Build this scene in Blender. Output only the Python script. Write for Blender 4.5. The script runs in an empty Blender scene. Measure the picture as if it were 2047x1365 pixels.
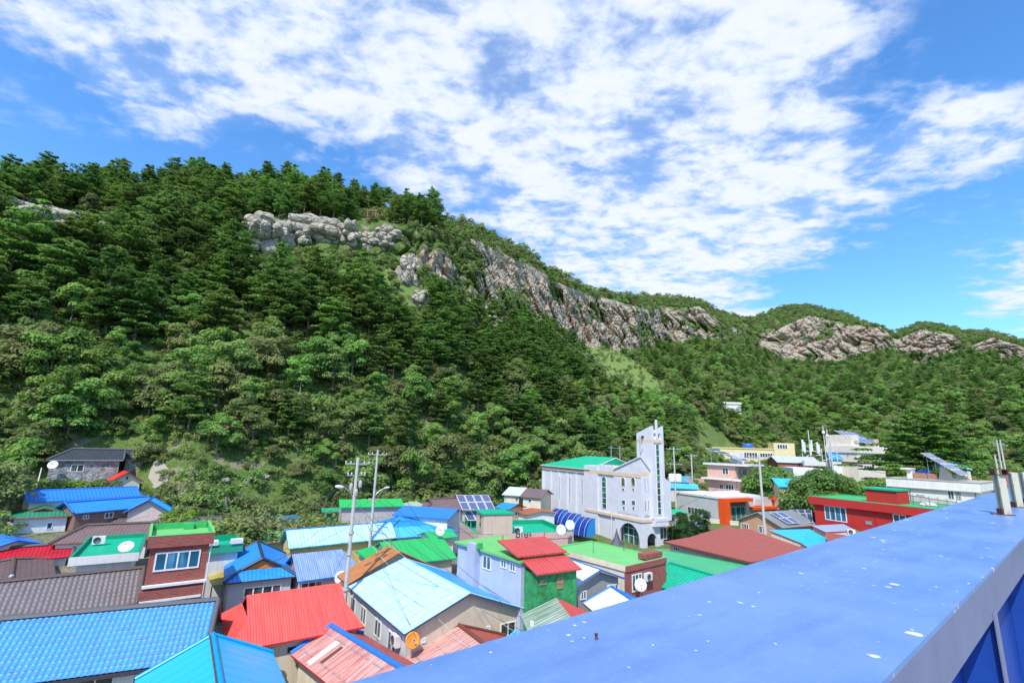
import bpy, math, random
import numpy as np
from mathutils import Vector, Matrix, noise
random.seed(7); RNG=np.random.default_rng(11)
sc=bpy.context.scene; COL=sc.collection
# ---------------------------------------------------------------- camera geometry
F=950.0; CX=1023.5; CY=682.5; CAMZ=14.0
def _n(v): v=np.array(v,float); return v/np.linalg.norm(v)
ZW=_n((127,4382,-950)); _f=np.array((0,0,-1.0)); YW=_n(_f-_f.dot(ZW)*ZW); XW=np.cross(YW,ZW)
RM=np.array([XW,YW,ZW]); CAM=np.array((0,0,CAMZ))
def ray(px,py): return RM@_n((px-CX,CY-py,-F))
def P(px,py,z):
    d=ray(px,py); return CAM+d*((z-CAMZ)/d[2])
def PD(px,py,dist):
    d=ray(px,py); return CAM+d*(dist/math.hypot(d[0],d[1]))
def proj(p):
    v=RM.T@(np.array(p,float)-CAM)
    if v[2]>-.01: return None
    return CX-F*v[0]/v[2], CY+F*v[1]/v[2]
def azpx(px): d=ray(px,888+(px-CX)*.029); return math.atan2(d[0],d[1])
# ---------------------------------------------------------------- terrain function
def _curve(pts,mode):
    r=[]
    for p in pts:
        if mode=='z': r.append((azpx(p[0]),p[1],p[2]))
        else:
            d=ray(p[0],p[1]); k=math.hypot(d[0],d[1]); r.append((math.atan2(d[0],d[1]),p[2],CAMZ+d[2]/k*p[2]))
    r.sort(); return np.array(r)
CV=[
 _curve([(0,5,0),(2000,5,0)],'z'),
 _curve([(-600,46,.8),(0,46,.8),(250,46,.8),(400,46,.6),(700,60,1),(1000,70,1),(1300,78,1),(1500,84,1.5),(1700,78,2),(2047,72,3),(2600,70,3)],'z'),
 _curve([(-600,84,7.6),(0,84,7.6),(260,84,7.5),(400,74,5.5),(600,78,4),(800,85,3),(1000,93,3.5),(1200,110,4.5),(1350,130,6),(1450,170,8),(1600,190,9),(1800,185,9),(2047,195,10),(2600,195,10)],'z'),
 _curve([(-500,700,103),(0,700,103),(300,705,103),(570,730,100),(700,745,102),(900,740,112),(1100,780,134),(1250,800,165),(1400,800,200),(1600,800,260),(1800,790,262),(2047,790,255),(2500,790,255)],'p'),
 _curve([(-500,470,131),(0,470,131),(200,485,133),(480,505,131),(600,505,131),(800,520,135),(850,600,126),(950,655,140),(1060,655,172),(1160,692,220),(1275,706,270),(1335,692,350),(1440,680,385),(1500,690,450),(1560,722,462),(1640,730,474),(1700,724,485),(1775,702,497),(1800,712,495),(1840,740,490),(1900,710,482),(1940,706,478),(1990,718,470),(2047,728,460),(2500,735,460)],'p'),
 _curve([(-500,415,138),(0,415,138),(200,430,140),(480,440,138),(600,440,138),(800,455,143),(850,458,140),(950,478,157),(1050,527,186),(1150,580,232),(1200,595,262),(1270,613,288),(1330,618,368),(1400,612,392),(1445,650,402),(1500,664,476),(1560,656,480),(1615,631,484),(1700,648,503),(1762,654,512),(1792,680,508),(1845,656,508),(1905,672,503),(1940,692,497),(1985,674,490),(2047,694,478),(2500,700,478)],'p'),
 _curve([(-500,405,178),(0,398,178),(200,383,178),(400,375,178),(600,388,178),(750,405,176),(850,440,168),(870,437,162),(950,457,181),(1050,502,216),(1120,547,246),(1160,575,263),(1250,594,310),(1330,592,420),(1400,605,432),(1430,620,442),(1500,636,525),(1555,618,540),(1600,609,548),(1680,624,553),(1745,652,553),(1790,666,550),(1842,646,558),(1930,661,558),(1990,668,558),(2047,683,545),(2500,700,545)],'p'),
]
def prof(az):
    ds=[np.interp(az,c[:,0],c[:,1]) for c in CV]; zs=[np.interp(az,c[:,0],c[:,2]) for c in CV]
    for i in range(1,len(ds)): ds[i]=np.maximum(ds[i],ds[i-1]+1.5)
    return ds,zs
def H(x,y):
    az=math.atan2(x,y); d=math.hypot(x,y)
    if y<0 and abs(az)>1.6: return 0.0
    ds,zs=prof(az)
    if d>ds[-1]: return float(zs[-1]-.35*(d-ds[-1]))
    z=float(np.interp(d,[0]+[float(v) for v in ds],[0]+[float(v) for v in zs]))
    if d>ds[1]: z+=noise.fractal(Vector((x*.04,y*.04,3.3)),1,2,3)*min(1.6,.5+max(0,d-80)*.06)*min(1,max(0,(d-60)/30))
    return z
def PG(px,py):
    "point where the sight line meets the terrain"
    d=ray(px,py); d=d/math.hypot(d[0],d[1]); t=8.0
    while t<600:
        p=CAM+d*t
        if p[2]<H(p[0],p[1]): break
        t+=.5
    return CAM+d*t
# ---------------------------------------------------------------- node helper
class NT:
    def __init__(s,m):
        m.use_nodes=True; s.t=m.node_tree; s.t.nodes.clear()
    def n(s,typ,_in=None,**kw):
        nd=s.t.nodes.new(typ)
        for k,v in kw.items(): setattr(nd,k,v)
        for k,v in (_in or {}).items():
            i=nd.inputs[k]
            if hasattr(v,'is_output') or isinstance(v,bpy.types.NodeSocket): s.t.links.new(v,i)
            else:
                if isinstance(v,(tuple,list)) and len(v)==3 and i.type=='RGBA': v=(*v,1)
                i.default_value=v
        return nd
    def math(s,op,a,b=0.0,c=0.0):
        return s.n('ShaderNodeMath',{0:a,1:b,2:c},operation=op).outputs[0]
    def mix(s,f,a,b,bt='MIX'):
        nd=s.n('ShaderNodeMix',data_type='RGBA',blend_type=bt)
        for i,v in ((0,f),(6,a),(7,b)):
            if isinstance(v,bpy.types.NodeSocket): s.t.links.new(v,nd.inputs[i])
            else: nd.inputs[i].default_value=(*v,1) if isinstance(v,(tuple,list)) and len(v)==3 else v
        return nd.outputs[2]
    def ramp(s,v,a,b):
        return s.n('ShaderNodeMapRange',{0:v,1:a,2:b}).outputs[0]
    def noise(s,vec,scale,detail=4,rough=.55,dist=0.0):
        return s.n('ShaderNodeTexNoise',{'Vector':vec,'Scale':scale,'Detail':detail,'Roughness':rough,'Distortion':dist}).outputs[0]
    def mapv(s,vec,scale=(1,1,1),loc=(0,0,0)):
        return s.n('ShaderNodeMapping',{'Vector':vec,'Scale':scale,'Location':loc}).outputs[0]
MC={}
def newmat(key):
    m=bpy.data.materials.new(key); MC[key]=m; return m
def uvxy(t):
    uv=t.n('ShaderNodeUVMap',uv_map='uv').outputs[0]
    s=t.n('ShaderNodeSeparateXYZ',{0:uv}); return uv,s.outputs[0],s.outputs[1]
def finish(t,col,rough=.6,bump=None,bd=.02,bs=1.0,metal=0.0,spec=.5,extra=None):
    b=t.n('ShaderNodeBsdfPrincipled',{'Base Color':col,'Roughness':rough,'Metallic':metal,'Specular IOR Level':spec})
    for k,v in (extra or {}).items():
        if isinstance(v,bpy.types.NodeSocket): t.t.links.new(v,b.inputs[k])
        else: b.inputs[k].default_value=v
    if bump is not None:
        bn=t.n('ShaderNodeBump',{'Height':bump,'Distance':bd,'Strength':bs}); t.t.links.new(bn.outputs[0],b.inputs['Normal'])
    o=t.n('ShaderNodeOutputMaterial'); t.t.links.new(b.outputs[0],o.inputs[0]); return b
def dark(c,k): return tuple(x*k for x in c)
def paint(col,dirt=.25,rough=.75,grime=(.09,.08,.07),streak=True):
    key=f'paint_{col}_{dirt}_{rough}_{grime}'
    if key in MC: return MC[key]
    m=newmat(key); t=NT(m); uv,u,v=uvxy(t)
    geo=t.n('ShaderNodeTexCoord').outputs['Object']
    n1=t.noise(geo,.9,5); n2=t.noise(t.mapv(uv,(5,.45,1)),1.0,5)
    c=t.mix(t.ramp(n1,.3,.75),col,dark(col,.86))
    c=t.mix(t.math('MULTIPLY',t.ramp(n2,.52,.8),dirt),c,grime)
    n3=t.noise(geo,25,3)
    finish(t,c,rough,n3,.004,.5); return m
def metal_roof(col,rib=.25,fade=None,fa=.5,dirt=.3,depth=.03,rough=.42,rust=0.0,seam=0.0):
    key=f'mroof_{col}_{rib}_{fade}_{fa}_{dirt}_{rust}_{seam}'
    if key in MC: return MC[key]
    m=newmat(key); t=NT(m); uv,u,v=uvxy(t)
    w=t.math('SINE',t.math('MULTIPLY',u,2*math.pi/rib))
    w01=t.math('MULTIPLY_ADD',w,.5,.5)
    n1=t.noise(uv,.55,5,.6); n2=t.noise(t.mapv(uv,(4.5,.5,1)),1.0,6,.6); n3=t.noise(uv,9,4)
    fc=fade or tuple(min(1,x*1.25+.03) for x in col)
    c=t.mix(t.math('MULTIPLY',t.ramp(n2,.38,.66),fa),col,fc)
    c=t.mix(t.math('MULTIPLY',t.ramp(n1,.45,.8),dirt),c,dark(col,.6))
    c=t.mix(t.math('MULTIPLY',t.ramp(w01,.35,0),.16),c,dark(col,.45))
    if seam:
        fr=t.math('FRACT',t.math('DIVIDE',v,seam)); sn=t.math('MULTIPLY',t.ramp(fr,.13,.0),t.ramp(t.noise(t.mapv(uv,(5,1.2,1)),1.0,4),.44,.56))
        c=t.mix(t.math('MULTIPLY',sn,.75),c,(.10,.12,.14))
        fu=t.math('FRACT',t.math('DIVIDE',u,.72)); su=t.math('MULTIPLY',t.ramp(fu,.10,0),t.ramp(t.noise(uv,1.6,3),.38,.5))
        c=t.mix(t.math('MULTIPLY',su,.7),c,(.08,.14,.2))
    c=t.mix(t.math('MULTIPLY',t.ramp(t.noise(t.mapv(uv,(3.5,.35,1),(7,3,0)),1.0,6,.7),.56,.72),.35),c,dark(col,.35))
    c=t.mix(t.math('MULTIPLY',t.math('MULTIPLY',t.ramp(n3,.60,.70),t.ramp(n1,.45,.6)),max(rust,.6)),c,(.20,.09,.05))
    finish(t,c,t.math('MULTIPLY_ADD',n1,.25,rough-.1),t.math('ADD',w01,t.math('MULTIPLY',n3,.08)),depth); return m
def tile_roof(col,pu=.26,pv=.34,joint=None,ja=.75,dirt=.35,chip=0.0,geo=False):
    key=f'troof_{col}_{pu}_{pv}_{joint}_{chip}_{geo}_{ja}'
    if key in MC: return MC[key]
    m=newmat(key); t=NT(m); uv,u,v=uvxy(t)
    fu=t.math('FRACT',t.math('DIVIDE',u,pu)); fv=t.math('FRACT',t.math('DIVIDE',v,pv))
    arc=t.math('SINE',t.math('MULTIPLY',fu,math.pi))
    n1=t.noise(uv,.8,5,.6); n3=t.noise(uv,14,4)
    cell=t.n('ShaderNodeTexWhiteNoise',{'Vector':t.n('ShaderNodeCombineXYZ',{0:t.math('FLOOR',t.math('DIVIDE',u,pu)),1:t.math('FLOOR',t.math('DIVIDE',v,pv))}).outputs[0]}).outputs[0]
    c=t.mix(t.math('MULTIPLY',cell,.5),dark(col,.85),tuple(min(1,x*1.15) for x in col))
    c=t.mix(t.math('MULTIPLY',t.ramp(n1,.42,.8),dirt),c,dark(col,.55))
    jc=joint or dark(col,.3)
    jl=t.math('MAXIMUM',t.math('MULTIPLY',t.ramp(fu,.13,.03),1.0),t.math('MULTIPLY',t.ramp(fv,.14,.03),t.ramp(n3,.3,.55)))
    c=t.mix(t.math('MULTIPLY',jl,ja),c,jc)
    if chip:
        ch=t.math('MULTIPLY',t.ramp(fv,.30,.12),t.ramp(t.noise(t.mapv(uv,(1,1,1)),5.5,5,.75),.52,.58))
        c=t.mix(t.math('MULTIPLY',ch,chip),c,(.16,.075,.045))
    h=t.math('ADD',arc,t.math('MULTIPLY',fv,-.8))
    finish(t,c,.5,(n3 if geo else h),(.004 if geo else .035)); return m
def brick(col,mortar=(.40,.22,.18),bw=.24,bh=.085,ms=.009):
    key=f'brick_{col}_{bw}'
    if key in MC: return MC[key]
    m=newmat(key); t=NT(m); uv,u,v=uvxy(t)
    b=t.n('ShaderNodeTexBrick',{'Vector':uv,'Color1':(*col,1),'Color2':(*dark(col,.62),1),'Mortar':(*mortar,1),'Scale':1.0,'Mortar Size':ms,'Brick Width':bw,'Row Height':bh,'Mortar Smooth':.2,'Bias':0.0})
    n=t.noise(uv,1.3,5); c=t.mix(t.math('MULTIPLY',t.ramp(n,.5,.8),.35),b.outputs[0],dark(col,.5))
    finish(t,c,.85,t.math('SUBTRACT',1,b.outputs[1]),.01); return m
def simple(key,col,rough=.5,metal=0.0,bscale=0,**ex):
    if key in MC: return MC[key]
    m=newmat(key); t=NT(m)
    g=t.n('ShaderNodeTexCoord').outputs['Object']; n=t.noise(g,6,4)
    c=t.mix(t.ramp(n,.35,.75),col,dark(col,.82))
    finish(t,c,rough,t.noise(g,bscale,3) if bscale else None,.01,metal=metal,extra=ex); return m
def glassm(tint=(.05,.09,.10)):
    key=f'glass_{tint}'
    if key in MC: return MC[key]
    m=newmat(key); t=NT(m); uv,u,v=uvxy(t)
    # curtains behind the pane in soft folds
    w=t.noise(t.mapv(uv,(7,.2,1)),1.0,3); k=t.noise(t.mapv(uv,(.9,.5,1)),1.0,1)
    c=t.mix(t.math('MULTIPLY',t.ramp(w,.35,.7),t.ramp(k,.45,.6)),tint,tuple(x*3.2+.05 for x in tint))
    finish(t,c,.06,spec=.8); return m
WHITE=lambda:simple('window_white',(.80,.80,.80),.4)
GL=lambda:glassm()
# ---------------------------------------------------------------- mesh builder
class MB:
    def __init__(s): s.v=[];s.f=[];s.m=[];s.sm=[];s.uvo={}
    def poly(s,pts,mi=0,smooth=False):
        i=len(s.v); s.v+= [tuple(map(float,p)) for p in pts]; s.f.append(tuple(range(i,i+len(pts)))); s.m.append(mi); s.sm.append(smooth)
    def box(s,x0,x1,y0,y1,z0,z1,mi=0,top=None):
        a=[(x0,y0,z0),(x1,y0,z0),(x1,y1,z0),(x0,y1,z0)]; b=[(x0,y0,z1),(x1,y0,z1),(x1,y1,z1),(x0,y1,z1)]
        s.prism(a,b,mi,top)
    def prism(s,a,b,mi=0,top=None):
        n=len(a); s.poly(b,mi if top is None else top); s.poly(a[::-1],mi)
        for i in range(n):
            j=(i+1)%n; s.poly([a[i],a[j],b[j],b[i]],mi)
    def slab(s,pts,th=.1,mi=0,mi2=None):
        mi2=mi if mi2 is None else mi2
        lo=[(p[0],p[1],p[2]-th) for p in pts]; n=len(pts); s.poly(pts,mi); s.poly(lo[::-1],mi2)
        for i in range(n):
            j=(i+1)%n; s.poly([lo[i],lo[j],pts[j],pts[i]],mi2)
    def grid(s,pts,mi=0,smooth=True):
        "pts[i][j] -> shared vertex grid"
        n=len(pts);k=len(pts[0]); b=len(s.v)
        for r in pts: s.v+=[tuple(map(float,p)) for p in r]
        for i in range(n-1):
            for j in range(k-1):
                s.f.append((b+i*k+j,b+(i+1)*k+j,b+(i+1)*k+j+1,b+i*k+j+1)); s.m.append(mi); s.sm.append(smooth)
    def tube(s,path,r,n=6,mi=0,caps=True):
        path=[Vector(p) for p in path]; R=r if isinstance(r,(list,tuple)) else [r]*len(path); rings=[]
        for i,p in enumerate(path):
            d=(path[min(i+1,len(path)-1)]-path[max(i-1,0)])
            d=d.normalized() if d.length>1e-9 else Vector((0,0,1))
            a=d.cross(Vector((0,0,1)) if abs(d.z)<.9 else Vector((1,0,0))).normalized(); b=d.cross(a)
            rings.append([p+(a*math.cos(t)+b*math.sin(t))*R[i] for t in [2*math.pi*k/n for k in range(n+1)]])
        s.grid(rings,mi)
        if caps:
            s.poly(rings[0][:-1][::-1],mi); s.poly(rings[-1][:-1],mi)
    def lathe(s,c,axis,prof_,n=16,mi=0):
        c=Vector(c); d=Vector(axis).normalized(); a=d.cross(Vector((0,0,1)) if abs(d.z)<.9 else Vector((1,0,0))).normalized(); b=d.cross(a)
        s.grid([[c+d*h+(a*math.cos(t)+b*math.sin(t))*r for t in [2*math.pi*k/n for k in range(n+1)]] for r,h in prof_],mi)
    def bar(s,p,q,w=.05,h=.05,mi=0):
        p=Vector(p);q=Vector(q); d=(q-p).normalized(); a=d.cross(Vector((0,0,1)) if abs(d.z)<.95 else Vector((1,0,0))).normalized(); b=a.cross(d)
        A=[p+a*w/2*i+b*h/2*j for i,j in((-1,-1),(1,-1),(1,1),(-1,1))]; B_=[x+(q-p) for x in A]; s.prism(A,B_,mi)
    def build(s,name,mats,parent=None):
        me=bpy.data.meshes.new(name); me.from_pydata(s.v,[],s.f); me.validate(clean_customdata=False)
        if not isinstance(mats,(list,tuple)): mats=[mats]
        for m in mats: me.materials.append(m)
        ul=me.uv_layers.new(name='uv'); k=0; V=s.v
        if len(me.polygons)==len(s.f):
            me.polygons.foreach_set('material_index',s.m); me.polygons.foreach_set('use_smooth',s.sm)
        uvs=[]
        for f in me.polygons:
            n=f.normal
            if f.index in s.uvo:
                for q_ in s.uvo[f.index]: uvs+=list(q_)
                continue
            if abs(n.z)>.995: ux,uy=Vector((1,0,0)),Vector((0,1,0))
            else:
                ux=Vector((0,0,1)).cross(n).normalized(); uy=n.cross(ux)
                if uy.z<0: uy=-uy
            for vi in f.vertices:
                p=me.vertices[vi].co; uvs+= [p.dot(ux),p.dot(uy)]
        ul.data.foreach_set('uv',uvs)
        o=bpy.data.objects.new(name,me); COL.objects.link(o)
        if parent is not None: o.parent=parent
        return o
def tag(o,label=None,cat=None,group=None,kind=None):
    if label: o['label']=label
    if cat: o['category']=cat
    if group: o['group']=group
    if kind: o['kind']=kind
    return o
def empty(name,label,cat,loc,rz=0,group=None):
    o=bpy.data.objects.new(name,None); COL.objects.link(o); o.empty_display_size=.2
    o.location=[float(v) for v in loc]; o.rotation_euler=(0,0,rz); return tag(o,label,cat,group)
def copy_tree(o,parent=None):
    c=o.copy(); COL.objects.link(c)
    if parent is not None: c.parent=parent
    for ch in o.children: copy_tree(ch,c)
    return c
# ---------------------------------------------------------------- buildings
BLDS=[]
class Bld:
    def __init__(s,name,label,cat,O,A,W,z=None,d=None,az=None,group=None,base=None,C=None):
        if len(O)==3: p0=np.array(O,float); z=float(p0[2])
        elif d is not None: p0=PD(*O,d); z=float(p0[2])
        else: p0=P(*O,z)
        if len(A)==3: p1=np.array(A,float)
        elif az is None:
            p1=P(*A,z)
        else:
            a=math.radians(az); e=np.array((math.cos(a),math.sin(a),0)); r=ray(*A)
            # p0+e*L parallel to ray azimuth
            L=(p0[1]*r[0]-p0[0]*r[1])/(e[0]*r[1]-e[1]*r[0]); p1=p0+e*L
        s.L=float(np.linalg.norm((p1-p0)[:2])); s.e1=(p1-p0)/s.L; s.e1[2]=0
        s.e2=np.array((-s.e1[1],s.e1[0],0)); s.ang=math.atan2(s.e1[1],s.e1[0])
        if isinstance(W,tuple): W=float((P(*W,z)-p0)@s.e2)
        s.W=W; s.z=z; s.p0=p0
        cs=[p0+s.e1*a+s.e2*b for a in(0,s.L) for b in (0,W)]
        s.zb=min(H(c[0],c[1]) for c in cs)-.3 if base is None else base
        s.h=z-s.zb; s.ins=.3; s.wp={}
        s.root=empty(name,label,cat,(p0[0],p0[1],s.zb),s.ang,group); BLDS.append(s)
        0 and print('BLD',label[:40],'L%.1f W%.1f h%.1f d%.0f az%.0f'%(s.L,s.W,s.h,math.hypot(*p0[:2]),math.degrees(s.ang)))
    def toloc(s,p):
        q=np.array(p)-s.p0; return np.array((q@s.e1,q@s.e2,p[2]-s.zb))
    def ridge_rise(s,px,axis='x',off=None):
        r=ray(*px); n=s.e2 if axis=='x' else s.e1; t=(s.W/2 if axis=='x' else s.L/2) if off is None else off
        k=((s.p0-CAM)@n+t)/(r@n); q=CAM+r*k; return max(.25,q[2]-s.z)
    def walls(s,mat,ins=.3,top=None,base=0,mats=None,name='wall',insx=None):
        s.ins=ins; s.insx=ins if insx is None else insx; b=MB(); h=s.h if top is None else top
        b.box(s.insx,s.L-s.insx,ins,s.W-ins,base,h-.02); s.wallmb=b; s.wallmat=mat; s.wtop=h
        return b
    def done_walls(s,name='wall'):
        s.wallo=s.wallmb.build(name,s.wallmat,s.root); return s.wallo
    def gable(s,rise,mat,axis='x',hip=(0,0),gablet=0.0,trim=None,cap=None,capr=.07,th=.1,gmat=None,mono=False,rp=.5,geo=None,eave=True,name='roof',capmat=None,matb=None):
        L,W=(s.L,s.W) if axis=='x' else (s.W,s.L); h=s.h
        lp=(lambda a,b,z:(a,b,z)) if axis=='x' else (lambda a,b,z:(b,a,z))
        trim=trim or mat; b=MB(); ym=W*rp
        h0,h1=hip; t=gablet
        # gablet: hip face stops at fraction t of the rise, vertical triangle above
        def end(a0,sgn,hp):
            if hp<=0: return [],None,None
            if t<=0: return None,a0+sgn*hp,None
            return None,a0+sgn*hp*t,t
        A0=0.0;A1=L
        r0=h0*(t if t>0 else 1); r1=L-h1*(t if t>0 else 1)
        for side in (0,1):
            y0=0 if side==0 else W; pts=[lp(0,y0,h),lp(L,y0,h)]
            if t>0 and h1>0: pts.append(lp(r1,y0+(ym-y0)*t,h+rise*t)); 
            pts.append(lp(r1,ym,h+rise)); pts.append(lp(r0,ym,h+rise))
            if t>0 and h0>0: pts.append(lp(r0,y0+(ym-y0)*t,h+rise*t))
            if side==0 and geo and not(h0 or h1):
                pu,pv,amp=geo; q=[Vector(p) for p in (pts[0],pts[1],pts[2],pts[3])]
                nu=int((q[1]-q[0]).length/pu*8); sl=(q[3]-q[0]).length; nv=int(sl/pv*4)
                nrm=(q[1]-q[0]).cross(q[3]-q[0]).normalized()
                if nrm.z<0: nrm=-nrm
                G=[]
                lu=(q[1]-q[0]).length
                for j in range(nv+1):
                    row=[]; vv=j/nv*sl; fv=(vv/pv)%1.0
                    for i in range(nu+1):
                        uu=i/nu*lu; fu=(uu/pu)%1.0
                        dz=amp*(abs(math.sin(math.pi*fu))**.8)+.03*(1-fv)
                        row.append(q[0].lerp(q[1],i/nu).lerp(q[3].lerp(q[2],i/nu),j/nv)+nrm*dz)
                    G.append(row)
                b.slab(pts,th,1,1); f0=len(b.f); b.grid(G,0,False)
                for j in range(nv):
                    for i in range(nu):
                        u0,u1,v0,v1=i/nu*lu,(i+1)/nu*lu,j/nv*sl,(j+1)/nv*sl; b.uvo[f0+j*nu+i]=[(u0,v0),(u0,v1),(u1,v1),(u1,v0)]
            else: b.slab(pts,th,2 if (side and matb) else 0,1)
        for k,(hp,ax_,rr) in enumerate(((h0,0,r0),(h1,L,r1))):
            if hp>0:
                if t>0:
                    b.slab([lp(ax_,0,h),lp(ax_,W,h),lp(rr,W-(W-ym)*t,h+rise*t),lp(rr,ym*t,h+rise*t)],th,0,1)
                else: b.slab([lp(ax_,0,h),lp(ax_,W,h),lp(rr,ym,h+rise)],th,0,1)
        s.roof=b.build(name,[mat,trim]+([matb] if matb else []),s.root)
        g=gmat or s.wallmat
        for k,(hp,ax_,rr) in enumerate(((h0,0,r0),(h1,L,r1))):
            sg=1 if k==0 else -1; gm=MB()
            if hp<=0:
                i=(s.insx if axis=='x' else s.ins); i2=(s.ins if axis=='x' else s.insx)
                a=ax_+sg*i; k2=rise/(ym if ym>0 else 1); zz=h
                p=[(a,i2,h-.02),(a,W-i2,h-.02),(a,W-i2,max(h-.012,zz+i2*rise/(W-ym)-th)),(a,ym,h+rise-th-.03),(a,i2,max(h-.012,zz+i2*k2-th))]
                A=[lp(*q) for q in p]; B_=[lp(q[0]+sg*.12,q[1],q[2]) for q in p]
                gm.prism(A,B_); gm.build('gable',g,s.root)
            elif t>0:
                a=rr+sg*.15; y_0=ym*t; y_1=W-(W-ym)*t
                p=[(a,y_0,h+rise*t-.05),(a,y_1,h+rise*t-.05),(a,ym,h+rise-.08)]
                gm.prism([lp(*q) for q in p],[lp(q[0]+sg*.1,q[1],q[2]) for q in p]); gm.build('gable',g,s.root)
        if cap:
            c=MB(); c.tube([lp(r0-.02,ym,h+rise+capr*.4),lp(r1+.02,ym,h+rise+capr*.4)],capr,6)
            for k,(hp,ax_,rr) in enumerate(((h0,0,r0),(h1,L,r1))):
                for y0 in (0,W):
                    if hp>0:
                        tt=t if t>0 else 1
                        c.tube([lp(ax_,y0,h+capr*.4),lp(rr,y0+(ym-y0)*tt,h+rise*tt+capr*.4)],capr*.9,6)
                        if t>0: c.tube([lp(rr,y0+(ym-y0)*tt,h+rise*tt+capr*.4),lp(rr,ym,h+rise+capr*.4)],capr*.9,6)
                    else: c.tube([lp(ax_,y0,h+capr*.4),lp(ax_,ym,h+rise+capr*.4)],capr*.75,6)
            c.build('ridge_cap',cap,s.root)
        return s.roof
    def flat(s,floor,ph=.35,th=.15,pmat=None,inner=None,over=0.0,face=None,low=False):
        "flat deck with parapet; s.h is the parapet top. floor = deck paint, inner = inside of parapet"
        L,W,h=s.L,s.W,s.h; b=MB(); inner=inner or floor; pm=pmat or s.wallmat
        b.box(th,L-th,th,W-th,h-ph-.15,h-ph,0)
        b.build('roof_deck',floor,s.root)
        p=MB(); f=face if face is not None else ph+.15
        for (x0,x1,y0,y1,side) in ((0,L,0,th,'F'),(0,L,W-th,W,'K'),(0,th,th,W-th,'L'),(L-th,L,th,W-th,'R')):
            p.box(x0,x1,y0,y1,h-f,h,0,1)
            # inner skin, 3 mm proud
            if side=='F': q=[(th,th+.003,h-ph),(L-th,th+.003,h-ph),(L-th,th+.003,h),(th,th+.003,h)]
            if side=='K': q=[(th,W-th-.003,h-ph),(L-th,W-th-.003,h-ph),(L-th,W-th-.003,h),(th,W-th-.003,h)]
            if side=='L': q=[(th+.003,th,h-ph),(th+.003,W-th,h-ph),(th+.003,W-th,h),(th+.003,th,h)]
            if side=='R': q=[(L-th-.003,th,h-ph),(L-th-.003,W-th,h-ph),(L-th-.003,W-th,h),(L-th-.003,th,h)]
            p.poly(q,1)
        p.build('parapet',[pm,inner],s.root)
    def plane(s,face,ins=None):
        i=s.ins if ins is None else ins; ix=s.insx if ins is None else ins
        if face=='F': return s.p0+s.e2*i,-s.e2
        if face=='K': return s.p0+s.e2*(s.W-i),s.e2
        if face=='L': return s.p0+s.e1*ix,-s.e1
        return s.p0+s.e1*(s.L-ix),s.e1
    def hit(s,face,px,py,ins=None):
        q,n=s.plane(face,ins); r=ray(px,py); k=((q-CAM)@n)/(r@n); return s.toloc(CAM+r*k)
    def win(s,face,x0,y0,x1,y1,n=2,rows=1,frame=None,glass=None,fw=.06,name='window',arch=False,ins=None,sill=False,proud=.05):
        mx,my=(x0+x1)/2,(y0+y1)/2
        l=s.hit(face,x0,my,ins); r=s.hit(face,x1,my,ins); zt=s.hit(face,mx,y0,ins)[2]; zb=s.hit(face,mx,y1,ins)[2]
        k=0 if face in 'FK' else 1; a0,a1=sorted((float(l[k]),float(r[k]))); off=float(l[1-k])
        return s.win_loc(face,a0,a1,zb,zt,off,n,rows,frame,glass,fw,name,arch,proud)
    def win_loc(s,face,a0,a1,zb,zt,off=None,n=2,rows=1,frame=None,glass=None,fw=.06,name='window',arch=False,proud=.05):
        if off is None: off={'F':s.ins,'K':s.W-s.ins,'L':s.insx,'R':s.L-s.insx}[face]
        sg={'F':-1,'K':1,'L':-1,'R':1}[face]
        def q(a,d,z): return (a,off+sg*d,z) if face in 'FK' else (off+sg*d,a,z)
        def bx(b,a,c,d0,d1,z0,z1,mi=0):
            A=[q(a,d0,z0),q(c,d0,z0),q(c,d1,z0),q(a,d1,z0)]; B_=[q(a,d0,z1),q(c,d0,z1),q(c,d1,z1),q(a,d1,z1)]; b.prism(A,B_,mi)
        fr=MB(); W_=a1-a0; zc=zt
        if arch:
            zc=zt-W_/2; prev=None
            for i in range(9):
                th=math.pi*i/8; c,sn=math.cos(th),math.sin(th); cur=(a0+W_/2-c*W_/2,zc+sn*W_/2,a0+W_/2-c*(W_/2-fw),zc+sn*(W_/2-fw))
                if prev:
                    pts=[(prev[0],prev[1]),(cur[0],cur[1]),(cur[2],cur[3]),(prev[2],prev[3])]
                    fr.prism([q(a,0,z) for a,z in pts],[q(a,proud,z) for a,z in pts])
                prev=cur
        else: bx(fr,a0+fw,a1-fw,0,proud,zt-fw,zt)
        bx(fr,a0+fw,a1-fw,0,proud,zb,zb+fw); bx(fr,a0,a0+fw,0,proud,zb,zc); bx(fr,a1-fw,a1,0,proud,zb,zc)
        for i in range(1,n):
            a=a0+W_*i/n; bx(fr,a-fw*.5,a+fw*.5,0,proud-.004,zb+fw,zt-fw)
        for i in range(1,rows):
            z=zb+(zt-zb)*i/rows; bx(fr,a0+fw,a1-fw,0,proud-.008,z-fw*.45,z+fw*.45)
        o=fr.build(name,frame or WHITE(),s.root); gp=MB()
        top=[(a1-fw*.5,zc)]+([(a0+W_/2+math.cos(math.pi*i/8)*(W_/2-.01),zc+math.sin(math.pi*i/8)*(W_/2-.01)) for i in range(1,8)] if arch else [])+[(a0+fw*.5,zc)]
        if not arch: top=[(a1-fw*.5,zt-fw*.5),(a0+fw*.5,zt-fw*.5)]
        pts=[(a0+fw*.5,zb+fw*.5),(a1-fw*.5,zb+fw*.5)]+top
        gp.prism([q(a,.004,z) for a,z in pts],[q(a,.014,z) for a,z in pts]); gp.build('pane',glass or GL(),o)
        return o
    def lbox(s,name,mat,x0,x1,y0,y1,z0,z1): b=MB(); b.box(x0,x1,y0,y1,z0,z1); return b.build(name,mat,s.root)
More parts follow.
